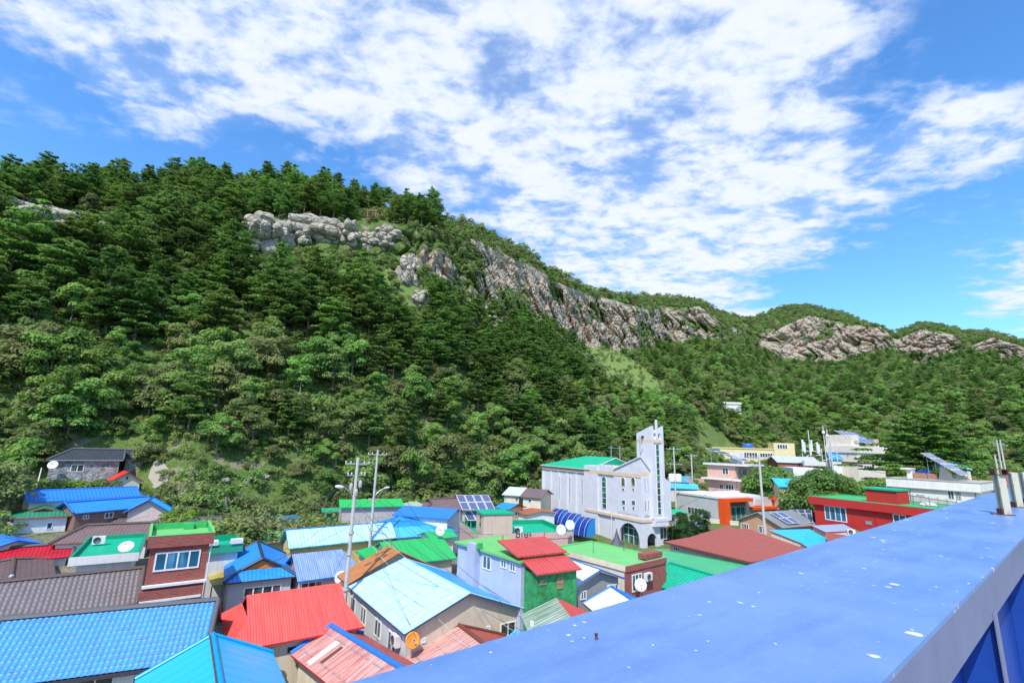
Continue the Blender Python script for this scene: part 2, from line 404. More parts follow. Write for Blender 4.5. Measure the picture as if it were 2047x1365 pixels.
    def gutter(s,mat,face='F',r=.06):
        b=MB(); z=s.h-.1
        if face=='F': b.bar((0,-.06,z),(s.L,-.06,z),.1,.12)
        if face=='R': b.bar((s.L+.06,0,z),(s.L+.06,s.W,z),.1,.12)
        if face=='L': b.bar((-.06,0,z),(-.06,s.W,z),.1,.12)
        b.build('gutter',mat,s.root)
# ---------------------------------------------------------------- world: sky with altocumulus
SUN=Vector((-.17,-.58,.80)).normalized()
w=bpy.data.worlds.new("World"); sc.world=w; w.use_nodes=True
class WT(NT):
    def __init__(s,w): s.t=w.node_tree; s.t.nodes.clear()
t=WT(w)
el=math.asin(SUN.z); rot=math.atan2(SUN.x,SUN.y)
sky=t.n('ShaderNodeTexSky',sky_type='NISHITA',sun_disc=False,sun_elevation=el,sun_rotation=rot,altitude=0,air_density=1.0,dust_density=.6,ozone_density=2.5).outputs[0]
g=t.n('ShaderNodeTexCoord').outputs['Generated']
sp=t.n('ShaderNodeSeparateXYZ',{0:g}); 
zz=t.math('ADD',t.math('MAXIMUM',sp.outputs[2],0.0),.09)
pv=t.n('ShaderNodeCombineXYZ',{0:t.math('DIVIDE',sp.outputs[0],zz),1:t.math('DIVIDE',sp.outputs[1],zz)}).outputs[0]
big=t.noise(t.mapv(pv,(.7,.9,1),(3.1,1.7,0)),1.0,3,.55,.3)
med=t.noise(t.mapv(pv,(4.2,5.6,1),(0,0,0)),1.0,4,.55,.35)
fin=t.noise(t.mapv(pv,(13,16,1)),1.0,5,.6,.2)
def blob(px,py,deg,amt):
    d=ray(px,py); dp=t.n('ShaderNodeVectorMath',{0:g,1:tuple(d)},operation='DOT_PRODUCT').outputs['Value']
    return t.math('MULTIPLY',t.n('ShaderNodeMapRange',{0:dp,1:math.cos(math.radians(deg)),2:math.cos(math.radians(deg*.2))},interpolation_type='SMOOTHSTEP').outputs[0],amt)
M=t.math('MULTIPLY',t.math('SUBTRACT',big,.5),.55)
M0=M
bl=[(1330,120,26,.20),(1600,60,20,.14),(1000,40,24,.16),(1230,400,17,.20),(1480,470,15,.20),(1250,560,10,.16),(1720,250,15,.12),(640,40,24,.15),(200,30,17,.20),(420,150,13,.12),(-20,120,12,.12),(2080,370,14,.42),(1850,270,9,.08),(560,330,15,-.10),(280,300,16,-.22),(40,190,11,-.10),(80,230,9,.10),(2040,70,22,-.40),(1760,560,13,-.20),(1950,560,14,-.10),(1560,610,8,-.05),(30,330,12,-.2),(650,360,12,-.08),(840,360,9,-.04),(1700,470,7,.10),(900,250,12,.04)]
for b_ in bl: M=t.math('ADD',M,blob(*b_))
M=t.math('MINIMUM',M,t.math('ADD',.14,t.math('MULTIPLY',M0,.6)))
nz=t.math('ADD',t.math('MULTIPLY',med,.62),t.math('MULTIPLY',fin,.38))
cov=t.math('ADD',nz,t.math('MULTIPLY',M,.62))
al=t.n('ShaderNodeMapRange',{0:cov,1:.455,2:.635},interpolation_type='SMOOTHSTEP').outputs[0]
al2=t.math('MULTIPLY',t.ramp(t.math('ADD',t.math('MULTIPLY',nz,.3),M),.12,.36),.50)
al=t.math('SUBTRACT',1.0,t.math('MULTIPLY',t.math('SUBTRACT',1.0,t.math('MULTIPLY',al,t.ramp(M,-.16,.10))),t.math('SUBTRACT',1.0,al2)))
skc=t.n('ShaderNodeHueSaturation',{'Hue':.5,'Saturation':1.14,'Value':1.28,'Color':sky}).outputs[0]
skc=t.mix(1.0,skc,(.70,1.0,1.20),'MULTIPLY')
shade=t.ramp(cov,.50,.66)
cc=t.mix(shade,(3.5,4.25,5.7),(4.75,5.05,5.8))
c=t.mix(t.math('MULTIPLY',al,.97),skc,cc)
bg=t.n('ShaderNodeBackground',{'Color':c,'Strength':.138}); o=t.n('ShaderNodeOutputWorld'); t.t.links.new(bg.outputs[0],o.inputs[0])
ld=bpy.data.lights.new('sun','SUN'); ld.energy=3.7; ld.angle=math.radians(.5); ld.color=(1,.955,.88)
lo=bpy.data.objects.new('sun',ld); COL.objects.link(lo); lo.rotation_euler=SUN.to_track_quat('Z','Y').to_euler(); lo.location=(0,0,60)
# ---------------------------------------------------------------- terrain
m=newmat('terrain'); t=NT(m); geo=t.n('ShaderNodeTexCoord').outputs['Object']
ra=t.n('ShaderNodeAttribute',attribute_name='rock').outputs['Fac']; ga=t.n('ShaderNodeAttribute',attribute_name='ground').outputs['Fac']
n1=t.noise(geo,.06,6,.6); n2=t.noise(geo,.9,6,.65); n3=t.noise(geo,3.5,5,.65)
# rock: pinkish granite in vertical jointed columns
rv=t.mapv(geo,(.36,.36,.20)); wn=t.n('ShaderNodeTexNoise',{'Vector':geo,'Scale':.2,'Detail':2})
rvv=t.n('ShaderNodeVectorMath',{0:rv,1:wn.outputs['Color']},operation='ADD').outputs[0]
cr=t.n('ShaderNodeTexVoronoi',{'Vector':rvv,'Scale':1.3},feature='DISTANCE_TO_EDGE').outputs['Distance']
cr2=t.n('ShaderNodeTexVoronoi',{'Vector':rvv,'Scale':3.6},feature='DISTANCE_TO_EDGE').outputs['Distance']
cc1=t.n('ShaderNodeTexVoronoi',{'Vector':rvv,'Scale':1.3}).outputs['Color']
rk=t.mix(t.ramp(n2,.3,.7),(.50,.40,.29),(.76,.65,.50))
rk=t.mix(t.ramp(n1,.5,.62),rk,t.mix(t.ramp(n3,.3,.7),(.54,.36,.26),(.70,.52,.39)))
rk=t.mix(t.math('MULTIPLY',t.n('ShaderNodeSeparateColor',{0:cc1}).outputs[0],.35),rk,(.62,.57,.50))
crm=t.math('MAXIMUM',t.math('MULTIPLY',t.ramp(cr,.05,.0),.6),t.math('MULTIPLY',t.ramp(cr2,.06,.0),.35))
rk=t.mix(crm,rk,(.09,.075,.06))
gr=t.mix(t.ramp(n1,.4,.6),(.065,.12,.025),(.13,.19,.05)); gr=t.mix(t.ramp(n2,.45,.7),gr,(.16,.20,.065)); gr=t.mix(t.ramp(n3,.5,.65),gr,(.05,.09,.02)); gr=t.mix(t.math('MULTIPLY',t.ramp(t.noise(geo,.22,5,.7),.56,.62),.8),gr,(.27,.23,.16))
dirt=t.mix(t.ramp(n2,.3,.7),(.22,.19,.15),(.36,.32,.27)); dirt=t.mix(t.ramp(n3,.35,.7),dirt,(.14,.13,.10))
lay=t.math('ADD',ra,t.math('MULTIPLY_ADD',n2,1.1,-.55))
gr=t.mix(t.ramp(ga,1.05,2.0),gr,t.mix(t.ramp(n2,.35,.7),(.11,.19,.04),(.22,.27,.09))); c=t.mix(t.math('MINIMUM',ga,1.0),dirt,gr); c=t.mix(t.ramp(lay,.42,.5),c,rk)
hb=t.math('ADD',t.math('MULTIPLY',t.ramp(cr,0,.2),.9),t.math('ADD',t.math('MULTIPLY',n3,.5),t.math('MULTIPLY',t.ramp(cr2,0,.15),.4)))
hb=t.math('ADD',t.math('MULTIPLY',hb,t.ramp(lay,.42,.5)),t.math('MULTIPLY',n3,.3)); finish(t,c,.95,hb,.9,.9,spec=.15); TERR=m
def rockdens(px):
    xs=[-600,780,830,880,940,1000,1160,1200,1270,1290,1330,1430,1452,1500,1535,1560,1765,1785,1800,1860,1900,1925,1960,2047,2300]
    ys=[0,.35,.8,.85,.9,.95,1,1,1,.8,.95,1,.4,.35,.55,1,1,.25,.95,1,.9,.35,.9,.9,.6]
    return float(np.interp(px,xs,ys))
def inpoly(x,y,pl):
    c=False; n=len(pl)
    for i in range(n):
        x1,y1_=pl[i]; x2,y2=pl[(i+1)%n]
        if (y1_>y)!=(y2>y) and x<(x2-x1)*(y-y1_)/(y2-y1_)+x1: c=not c
    return c
SCRUB=[(500,505),(560,490),(700,480),(830,485),(890,600),(900,640),(800,650),(700,615),(600,610),(540,590),(500,545)]
GRASS=[(1150,676),(1215,690),(1290,735),(1350,790),(1300,806),(1240,770),(1180,735),(1145,700)]
TERRA=[(300,915),(420,915),(590,940),(600,990),(430,1012),(300,1005)]
def cliffpt(az,d,z,f,qx):
    x,y=math.sin(az)*d,math.cos(az)*d; rdn=rockdens(qx); edge=min(f,1-f)*6
    nz=noise.noise(Vector((x*.05,y*.05,z*.09))); r=rdn+nz*.95-.25-max(0,.3-edge)*.8
    if rdn>.1:
        am=(3.4 if d<200 else 5.2)*min(1,edge)*min(1,rdn*1.3)
        vd=noise.voronoi(Vector((x*.11+nz,y*.11,z*.035)))[0]; v2=noise.voronoi(Vector((x*.33,y*.33,z*.16)))[0]
        d-=am*(.8-1.3*(vd[0])-.9*max(0,.22-(vd[1]-vd[0]))/.22+ .6*(.5-v2[0])-.3*max(0,.2-(v2[1]-v2[0]))/.2+ .6*noise.fractal(Vector((x*.08,y*.08,z*.08)),1,2,4)); x,y=math.sin(az)*d,math.cos(az)*d
        if vd[1]-vd[0]<.10: r-=.12
    return x,y,d,r
NAZ=760; azs=np.concatenate([np.linspace(-2.2,-1.02,30)[:-1],np.linspace(-1.02,1.02,NAZ),np.linspace(1.02,2.2,30)[1:]])
rows=[]; segs=[(0,1,14),(1,2,14),(2,3,22),(3,4,30),(4,5,72),(5,6,22)]
V=[];RK=[];GD=[];px_of_az={}
for az in azs:
    ds,zs=prof(az); dd=[0]+[float(x) for x in ds]; zz_=[0]+[float(x) for x in zs]; px=CX+F*math.tan(az)*1.02
    col=[(0,0,0,0,0)]
    rd=0
    for k,(a,b_,n) in enumerate([(0,1,4)]+[(i+1,j+1,n) for i,j,n in segs]):
        for i in range(1,n+1):
            f=i/n; d=dd[a]+(dd[b_]-dd[a])*f; z=zz_[a]+(zz_[b_]-zz_[a])*f
            x,y=math.sin(az)*d,math.cos(az)*d; r=0; g_=min(1,max(0,(d-55)/20)) if k<3 else 1
            if k==5:
                q=proj((x,y,z)); qx=q[0] if q else -999
                x,y,d,r=cliffpt(az,d,z,f,qx)
            elif k>=2:
                if k==4 and -.75<az<.45:
                    q=proj((x,y,z))
                    if q and inpoly(q[0],q[1],GRASS): g_=2.0
                    elif q and inpoly(q[0],q[1],SCRUB): g_=1.6
                nz=noise.fractal(Vector((x*.04,y*.04,3.3)),1,2,3); z+=nz*min(1.6,.5+max(0,d-80)*.06)*min(1,max(0,(d-60)/30))
            col.append((x,y,z,r,g_))
    # back of the hills falls away
    for q in (25,80,200):
        d=dd[-1]+q; col.append((math.sin(az)*d,math.cos(az)*d,zz_[-1]-q*.35,0,1))
    rows.append(col)
A_=np.array(rows,float); n0,n1_=A_.shape[:2]
me=bpy.data.meshes.new('hillside'); idx=np.arange(n0*n1_).reshape(n0,n1_)
fc=np.stack([idx[:-1,:-1],idx[1:,:-1],idx[1:,1:],idx[:-1,1:]],-1).reshape(-1,4)
me.from_pydata(A_[...,:3].reshape(-1,3).tolist(),[],fc.tolist())
me.attributes.new('rock','FLOAT','POINT').data.foreach_set('value',A_[...,3].reshape(-1).astype(np.float32))
me.attributes.new('ground','FLOAT','POINT').data.foreach_set('value',A_[...,4].reshape(-1).astype(np.float32))
me.materials.append(TERR); me.polygons.foreach_set('use_smooth',[False]*len(me.polygons))
o=bpy.data.objects.new('hills',me); COL.objects.link(o); tag(o,'steep wooded hills with pinkish grey granite cliffs above the village','hills',kind='structure')
# ground sheet out to the horizon
b=MB(); b.poly([(-3000,-3000,-6),(3000,-3000,-6),(3000,3000,-6),(-3000,3000,-6)]); o=b.build('ground',simple('far_ground',(.12,.16,.06),.9)); tag(o,'ground beyond the village',None,kind='structure')
# far hill at the right edge; distance haze is put into its teal colour
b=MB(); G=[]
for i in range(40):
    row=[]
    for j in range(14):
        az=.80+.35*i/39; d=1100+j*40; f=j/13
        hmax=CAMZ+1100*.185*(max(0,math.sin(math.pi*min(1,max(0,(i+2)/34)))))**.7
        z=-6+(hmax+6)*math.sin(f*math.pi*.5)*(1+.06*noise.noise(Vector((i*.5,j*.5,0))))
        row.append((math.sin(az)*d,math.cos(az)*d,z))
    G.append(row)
b.grid(G); o=b.build('distant_hill',simple('far_forest_hazed',(.05,.13,.12),.95,bscale=.3)); tag(o,'far teal hill just showing above the right end of the ridge',None,kind='structure')
# ---------------------------------------------------------------- the blue steel parapet beside the camera
def blue_mat():
    m=newmat('blue_parapet'); t=NT(m); uv,u,v=uvxy(t); ob=t.n('ShaderNodeTexCoord').outputs['Object']
    n1=t.noise(ob,2.2,6,.6); n2=t.noise(t.mapv(ob,(1.2,6,1)),1.3,5); n3=t.noise(ob,60,3)
    c=t.mix(t.ramp(n1,.3,.7),(.095,.20,.43),(.165,.28,.52)); c=t.mix(t.math('MULTIPLY',t.ramp(n2,.5,.75),.45),c,(.04,.11,.38))
    c=t.mix(t.math('MULTIPLY',t.ramp(n3,.55,.75),.18),c,(.3,.4,.72))
    # flaked paint: small irregular chips gathered in drifts
    dn=t.n('ShaderNodeTexNoise',{'Vector':ob,'Scale':30,'Detail':3}).outputs['Color']
    wp=t.n('ShaderNodeVectorMath',{0:ob,1:t.n('ShaderNodeVectorMath',{0:dn,3:.022},operation='SCALE').outputs[0]},operation='ADD').outputs[0]
    vo=t.n('ShaderNodeTexVoronoi',{'Vector':wp,'Scale':17,'Randomness':1.0}); vd=vo.outputs['Distance']; vr=t.n('ShaderNodeSeparateColor',{0:vo.outputs['Color']}).outputs[0]
    dens=t.math('MINIMUM',1.15,t.math('ADD',t.ramp(t.noise(ob,2.6,2),.36,.58),t.math('MULTIPLY',t.ramp(t.n('ShaderNodeSeparateXYZ',{0:ob}).outputs[1],.075,.02),t.ramp(t.noise(ob,3.7,1),.45,.55))))
    rad=t.math('MULTIPLY',t.math('MULTIPLY',t.ramp(vr,.78,1.0),.36),dens)
    chip=t.math('GREATER_THAN',rad,vd)
    vo2=t.n('ShaderNodeTexVoronoi',{'Vector':wp,'Scale':55}); r2=t.math('MULTIPLY',t.ramp(t.n('ShaderNodeSeparateColor',{0:vo2.outputs['Color']}).outputs[0],.86,1.0),.34)
    chip=t.math('MAXIMUM',chip,t.math('GREATER_THAN',t.math('MULTIPLY',r2,dens),vo2.outputs['Distance']))
    c=t.mix(chip,c,(.62,.60,.55))
    finish(t,c,t.math('MULTIPLY_ADD',n1,.3,.24),t.math('ADD',t.math('MULTIPLY',t.noise(ob,7,4),.5),t.math('MULTIPLY',chip,-.4)),.004,.8); return m
DIR=(P(2047,1060,CAMZ-.42)-P(1720,1365,CAMZ-.42))[:2]; DIR=DIR/np.linalg.norm(DIR); NRM=np.array((-DIR[1],DIR[0]))
pr=P(1868,1238,CAMZ-.42)[:2]; pl=P(1270,1195,CAMZ-.42)[:2]; WD=float((pl-pr)@NRM)
org=pr-DIR*(pr@DIR)  # foot of perpendicular from camera
root=empty('steel_parapet','wide blue painted steel parapet with flaked paint running away to the right beside the viewer','parapet',(org[0],org[1],CAMZ-.42),math.atan2(DIR[1],DIR[0]))
BM=blue_mat(); X0,X1=-2.5,14
b=MB(); b.box(X0,X1,-.0142,WD,-.012,0); b.build('top_plate',BM,root)
LIL=simple('lilac_grey_steel',(.17,.185,.30),.45,bscale=3)
DKB=simple('deep_blue_paint',(.003,.055,.33),.55,bscale=2)
b=MB()
# rounded nose and inner flange
G=[[(x,.0+.012*(1-math.cos(a)) -.012,-.012*(1-math.sin(a)) ) for a in [math.pi/2-k*math.pi/8 for k in range(5)]] for x in (X0,X1)]
FH=.145; b.box(X0,X1,-.014,-.002,-FH,-.0121); b.build('flange',LIL,root)
b=MB(); b.box(X0,X1,.10,.112,-1.45,-.013); b.build('web_panel',DKB,root)
b=MB(); b.box(X0,X1,WD-.012,WD,-1.3,-.013); b.build('outer_plate',DKB,root)
# ribs and bolts
def solve_rib():
    # rib front edge seen at px (1985,1204)->(2006,1365): on plane y=-.014 local
    q=np.array((org[0],org[1],CAMZ-.42)); n=np.array((NRM[0],NRM[1],0)); r=ray(1985,1215); k=((q-CAM)@n-.014)/(r@n); p=CAM+r*k
    return float((p[:2]-org)@DIR)
xr=solve_rib(); print('parapet w %.3f rib at %.3f'%(WD,xr))
STL=simple('bolt_steel',(.45,.42,.38),.35,.6)
for k in range(-2,8):
    x=xr+k*1.5
    if x<X0+.1 or x>X1-.1: continue
    b=MB(); b.prism([(x-.007,-.013,-FH+.001),(x+.007,-.013,-FH+.001),(x+.007,.099,-FH+.001),(x-.007,.099,-FH+.001)],[(x-.007,-.0135,-1.4),(x+.007,-.0135,-1.4),(x+.007,.099,-1.4),(x-.007,.099,-1.4)])
    b.box(x-.006,x+.006,-.001,.0995,-FH,-.014)
    b.build('rib',DKB,root)
    b=MB(); b.prism([(x-.028,-.019,-1.4),(x+.028,-.019,-1.4),(x+.028,-.0145,-1.4),(x-.028,-.0145,-1.4)],[(x-.034,-.019,-FH+.02),(x+.034,-.019,-FH+.02),(x+.034,-.0145,-FH+.02),(x-.034,-.0145,-FH+.02)]); b.build('rib_flange',LIL,root)
    for j in range(6):
        bb=MB(); bb.lathe((x+.028,.04,-.22-j*.19),(1,0,0),[(0.0,.016),(.012,.013),(.017,.006),(.018,0)],10); bb.lathe((x+.012,.04,-.22-j*.19),(1,0,0),[(.02,-.004),(.022,.008),(.0,.010)],10); bb.build('bolt',STL,root)
# little rusty screw stub on the plate
q=P(1192,1277,CAMZ-.42); lx=float((q[:2]-org)@DIR); ly=float((q[:2]-org)@NRM)
RUST=simple('rust',(.13,.045,.03),.85,bscale=60)
b=MB(); b.lathe((lx,ly,0),(0.1,0.1,1),[(.004,0),(.0045,.001),(.003,.002),(.003,.008),(.0045,.009),(.004,.012),(0,.0125)],8); o=b.build('screw',RUST,root)
# viewer's deck behind the parapet
b=MB(); nn=NRM
c0=org+DIR*X0+nn*WD*.9; c1=org+DIR*X1+nn*WD*.9; c2=c1-nn*6; c3=c0-nn*6
lo_=[(c[0],c[1],0) for c in (c0,c1,c2,c3)]; 
b.prism([(c[0],c[1],-.2) for c in (c0,c1,c2,c3)],[(c[0],c[1],CAMZ-.42-1.4) for c in (c0,c1,c2,c3)])
o=b.build('viewing_deck',simple('deck_grey',(.35,.36,.38),.8,bscale=4)); tag(o,'grey building deck carrying the blue parapet and the viewer',None,kind='structure')
# the white rusty stubs at the far end of the parapet
def stub(x0,y0b,x1,ytop,label,wd=.055):
    q=P(x0,y0b,CAMZ-.42); r=ray(x1,ytop); k=math.hypot(q[0],q[1])/math.hypot(r[0],r[1]); top=(CAM+r*k)[2]; h=top-(CAMZ-.42)
    return q,h
CRM=None
m=newmat('cream_rusty'); t=NT(m); ob=t.n('ShaderNodeTexCoord').outputs['Object']; n=t.noise(t.mapv(ob,(1,1,.35)),28,5,.65)
c=t.mix(t.ramp(n,.55,.68),(.50,.48,.36),(.36,.26,.10)); c=t.mix(t.ramp(n,.67,.75),c,(.13,.05,.025)); finish(t,c,.6,n,.002); CRM=m
i=0
for (x0,y0b,x1,yt,lab) in ((2012,1029,1998,949,'nearest cream painted rusty post stub standing on the blue parapet'),(2037,1014,2024,944,'middle cream painted rusty post stub standing on the blue parapet'),(2058,1006,2047,944,'farthest cream post stub at the right picture edge on the blue parapet')):
    q,h=stub(x0,y0b,x1,yt,lab)
    rt=empty('post_stub',lab,'post',(q[0],q[1],CAMZ-.42),math.atan2(DIR[1],DIR[0])-.9,'cream post stubs on the parapet')
    hw=.030
    b=MB(); b.box(-hw,hw,-.012,.012,.003,h); b.box(-hw,-hw+.008,-.03,.03,.003,h-.005) ; b.build('upright',CRM,rt)
    b=MB(); b.box(-hw-.02,hw+.008,-.035,.035,0,.006); b.build('base_plate',RUST if i!=9 else CRM,rt)
    b=MB(); b.box(-hw-.012,-hw-.002,-.03,.03,.006,.045); b.tube([(-hw-.075,0,.008),(-hw-.015,0,.006)],.004,6); b.lathe((-hw-.06,0,.0),(0,0,1),[(.008,0),(.008,.012),(0,.013)],6); b.build('bracket',RUST,rt)
    if i==0:
        b=MB(); b.box(-.045,-.039,-.03,.03,h,h+.04); b.box(.039,.045,-.03,.03,h,h+.04); b.box(-.045,.045,-.03,.03,h+.0401,h+.046); b.box(-.045,.045,-.03,.03,h+.0005,h+.005); b.build('cap_sleeve',RUST,rt)
    i+=1
# ---------------------------------------------------------------- palette
BLUE=(.025,.20,.72); SKY=(.03,.42,.80); CYAN=(.0,.42,.82); PALE=(.34,.66,.84); GREEN=(.015,.42,.14); TEAL=(.0,.42,.24); LG=(.16,.52,.16)
RED=(.78,.045,.035); BRN=(.12,.085,.082); WH=(.74,.74,.73); CREAM=(.70,.62,.47); GREY=(.42,.43,.45); PINK=(.62,.42,.37)
DK=simple('dark_trim',(.045,.045,.055),.5); BRK=brick((.34,.06,.045)); WP=paint(WH,.3); CP=paint(CREAM,.35); GP=paint(GREY,.35); SIDING=paint((.52,.53,.55),.3)
FG=paint(TEAL,.2,.5,(.03,.25,.12)); FL=paint(LG,.35,.55,(.08,.32,.08)); FD=paint((.0,.30,.15),.2,.5); FGL=paint((.05,.42,.12),.3,.5,(.03,.2,.05))
TRB=simple('trim_blue',(.02,.16,.60),.5); TRW=simple('trim_white',(.72,.72,.72),.5); TRR=simple('trim_red',(.45,.03,.03),.5); TRBR=simple('trim_brown',(.16,.05,.03),.6); ORG=simple('orange_board',(.68,.22,.03),.6,bscale=8)
TRG=simple('trim_green',(.0,.34,.2),.5); CAPG=simple('cap_grey',(.10,.10,.11),.7,bscale=10); CAPB=simple('cap_brown',(.10,.07,.065),.7,bscale=10); FIN=simple('finial_red',(.62,.07,.04),.5); GAL=simple('galvanised',(.50,.51,.52),.4,.6)
BLKG=glassm((.03,.04,.045)); BLUG=glassm((.02,.10,.16)); GRNG=glassm((.02,.09,.07))
def slabw(name,pts,th,mat,par=None,mat2=None):
    b=MB(); q=[P(x,y,z) for x,y,z in pts]
    if par is not None: q=[par.toloc(p) for p in q]
    b.slab(q,th,0,1); return b.build(name,[mat,mat2 or mat],par.root if par is not None else None)
def back(BL,BR,dep,z):
    a=P(*BL,z); b=P(*BR,z); e=(b-a)/np.linalg.norm(b-a); n=np.array((-e[1],e[0],0)); return tuple(a-n*dep),tuple(b-n*dep)
def finial(b,x,y,z,s=.5,mat=None):
    m_=MB(); m_.lathe((x,y,z),(0,0,1),[(.09*s*2,0),(.10*s*2,.12*s*2),(.04*s*2,.16*s*2),(.09*s*2,.25*s*2),(.05*s*2,.36*s*2),(0,.55*s*2)],8); m_.build('finial',mat or FIN,b.root)
def ac(pt,rz,label,s=1.0,group='air conditioner outdoor units'):
    r=empty('air_conditioner',label,'air conditioner',pt,rz,group)
    b=MB(); b.box(-.42*s,.42*s,-.16*s,.16*s,.06,.66*s); b.build('casing',simple('ac_white',(.70,.70,.68),.45),r)
    b=MB(); b.lathe((-.1*s,-.162*s,.36*s),(0,-1,0),[(.25*s,0),(.25*s,.02),(.22*s,.022),(.22*s,.005),(.0,.006)],16)
    b.build('fan_grille',simple('ac_grille',(.08,.08,.09),.6),r)
    b=MB(); b.box(-.36*s,-.28*s,-.15*s,.15*s,0,.06); b.box(.28*s,.36*s,-.15*s,.15*s,0,.06); b.build('bracket',GAL,r)
    return r
def dish(pt,label,face=(.5,-.6,.5),R=.38,mat=None,lnb=None,mast=.5,group='satellite dishes'):
    r=empty('satellite_dish',label,'satellite dish',pt,0,group); d=Vector(face).normalized(); c=Vector((0,0,mast))
    b=MB(); pr=[(0,0),(R*.5,R*.05),(R*.8,R*.14),(R,R*.22),(R*1.0,R*.19),(R*.8,R*.10),(R*.5,R*.01),(.01,-R*.04)]
    b.lathe(c,d,pr,20); b.build('reflector',mat or simple('dish_white',(.72,.72,.72),.4),r)
    b=MB(); f=c+d*R*.75; lo=c+Vector((0,0,-R*.95))+d*R*.2; b.tube([lo,f+Vector((0,0,-.04))],.012,5); b.box(f.x-.04,f.x+.04,f.y-.04,f.y+.04,f.z-.05,f.z+.03); b.build('receiver_arm',lnb or GAL,r)
    b=MB(); b.tube([(0,0,0),(0,0,mast-.02),c-d*.03],.022,6); b.build('mast',GAL,r); return r
def tank(pt,label,R=.7,h=1.0,mat=None):
    r=empty('water_tank',label,'water tank',pt,0,'rooftop water tanks'); b=MB()
    b.lathe((0,0,0),(0,0,1),[(R*.9,0),(R,.1),(R*.96,h*.35),(R,h*.4),(R*.96,h*.75),(R*.8,h*.92),(R*.3,h),(0,h)],18); b.build('barrel',mat or simple('tank_blue',(.02,.14,.55),.35),r)
    b=MB(); b.lathe((0,0,h),(0,0,1),[(R*.28,0),(R*.28,.08),(0,.09)],12); b.build('lid',DK,r); return r
def panels(c4,nu,nv,label,posts=(),group='rooftop solar arrays',zg=None):
    "c4: four world corners (bl,br,tr,tl)"
    c4=[Vector(c) for c in c4]; base=sum(c4,Vector())/4; zb=zg if zg is not None else min(c.z for c in c4)-.5
    r=empty('solar_array',label,'solar panels',(base.x,base.y,zb),0,group); o_=Vector((base.x,base.y,zb)); q=[c-o_ for c in c4]
    n=(q[1]-q[0]).cross(q[3]-q[0]).normalized(); n=n if n.z>0 else -n
    if 'solar' not in MC:
        m=newmat('solar'); t=NT(m); uv,u,v=uvxy(t); fu=t.math('FRACT',t.math('MULTIPLY',u,1/.16)); fv=t.math('FRACT',t.math('MULTIPLY',v,1/.16))
        ln=t.math('MAXIMUM',t.math('GREATER_THAN',fu,.92),t.math('GREATER_THAN',fv,.92)); finish(t,t.mix(ln,(.035,.05,.16),(.25,.28,.4)),.12,spec=.8)
    f=lambda a,b: q[0].lerp(q[1],a).lerp(q[3].lerp(q[2],a),b)
    for i in range(nu):
        for j in range(nv):
            a0,a1,b0,b1=(i+.03)/nu,(i+.97)/nu,(j+.02)/nv,(j+.98)/nv
            b=MB(); P4=[f(a0,b0),f(a1,b0),f(a1,b1),f(a0,b1)]; b.prism([p-n*.03 for p in P4],[p+n*.005 for p in P4])
            pa=b.build('panel',TRW,r); e=.035
            b=MB(); u_=(a1-a0)*e*1.6; v_=(b1-b0)*e; Q=[f(a0+u_,b0+v_),f(a1-u_,b0+v_),f(a1-u_,b1-v_),f(a0+u_,b1-v_)]; b.prism([p+n*.0055 for p in Q],[p+n*.009 for p in Q]); b.build('cells',MC['solar'],pa)
    b=MB()
    for a in (.12,.88):
        for v in (.15,.85):
            p=f(a,v)-n*.04; b.bar((p.x,p.y,0),(p.x,p.y,p.z),.07,.07)
        b.bar(f(a,.02)-n*.06,f(a,.98)-n*.06,.06,.06)
    b.build('stand',GAL,r); return r
def gab(label,O,A,W,z,wall,roof,rise=None,rpx=None,axis='x',az=None,d=None,cat='house',base=None,**k):
    h=Bld('house',label,cat,O,A,W,z,d=d,az=az,base=base)
    ins=k.pop('ins',.35); h.walls(wall,ins); h.done_walls()
    if rise is None: rise=h.ridge_rise(rpx,axis)
    h.gable(rise,roof,axis=axis,**k); h.rise=rise; return h
# ================================================================ left foreground
h=gab('long house with the nearest blue tiled roof, brown chips at the tile edges, bottom left',(-95,1388),(409,1320),5.6,3.1,WP,tile_roof((.06,.29,.62),.235,.30,joint=(.03,.12,.33),chip=.8,dirt=.15,geo=True),rpx=(200,1222),geo=(.235,.30,.045),cap=CAPG,capr=.16,trim=DK,th=.14)
h.win('F',150,1352,225,1400,2,glass=BLKG); h.win('F',262,1346,283,1400,1,glass=BLKG); h.gutter(DK)
h=gab('long house with grey brown tiled roof directly behind the nearest blue tiled roof',(-80,1254),(277,1206),5,3.1,WP,tile_roof((.17,.145,.15),.27,.33,joint=(.05,.04,.04),dirt=.3,geo=True,ja=.4),rpx=(135,1151),geo=(.27,.33,.05),cap=CAPB,capr=.15,trim=TRBR,th=.14)
h=gab('low house with brown tiled gable and orange boarded gable end at the left edge',(-85,1182),(113,1157),(137,1113),3.5,WP,tile_roof((.15,.10,.10),.24,.32,dirt=.3,joint=(.05,.035,.035)),rpx=(16,1136),axis='y',gmat=ORG,cap=CAPB,capr=.16,trim=TRBR)
q=MB(); q.lathe((h.L/2,.1,h.h+h.rise+.28),(0,-1,.1),[(0,-.05),(.15,0),(.15,.1),(0,.12)],12); q.build('ridge_end_tile',simple('ridge_end',(.35,.42,.5),.3),h.root)
h=gab('low house under a crimson tiled roof between the brown gable and blue hipped roof',(-60,1130),(143,1112),4.6,3.6,WP,tile_roof((.55,.012,.03),.26,.32,joint=(.22,.0,.01),dirt=.2),rpx=(75,1091),cap=CAPG,capr=.15,trim=DK)
h=gab('small house with glossy blue gabled roof and cream gable at the left edge',(-48,1108),(102,1089),(112,1066),4.2,CP,metal_roof(BLUE,.3,fa=.15),rpx=(31,1079),axis='y',cap=TRB,trim=TRB)
h=Bld('house','white walled house with turquoise green flat roof and white parapet left of the brick tower','house',(138,1114),(279,1103),(208,1070),5.2)
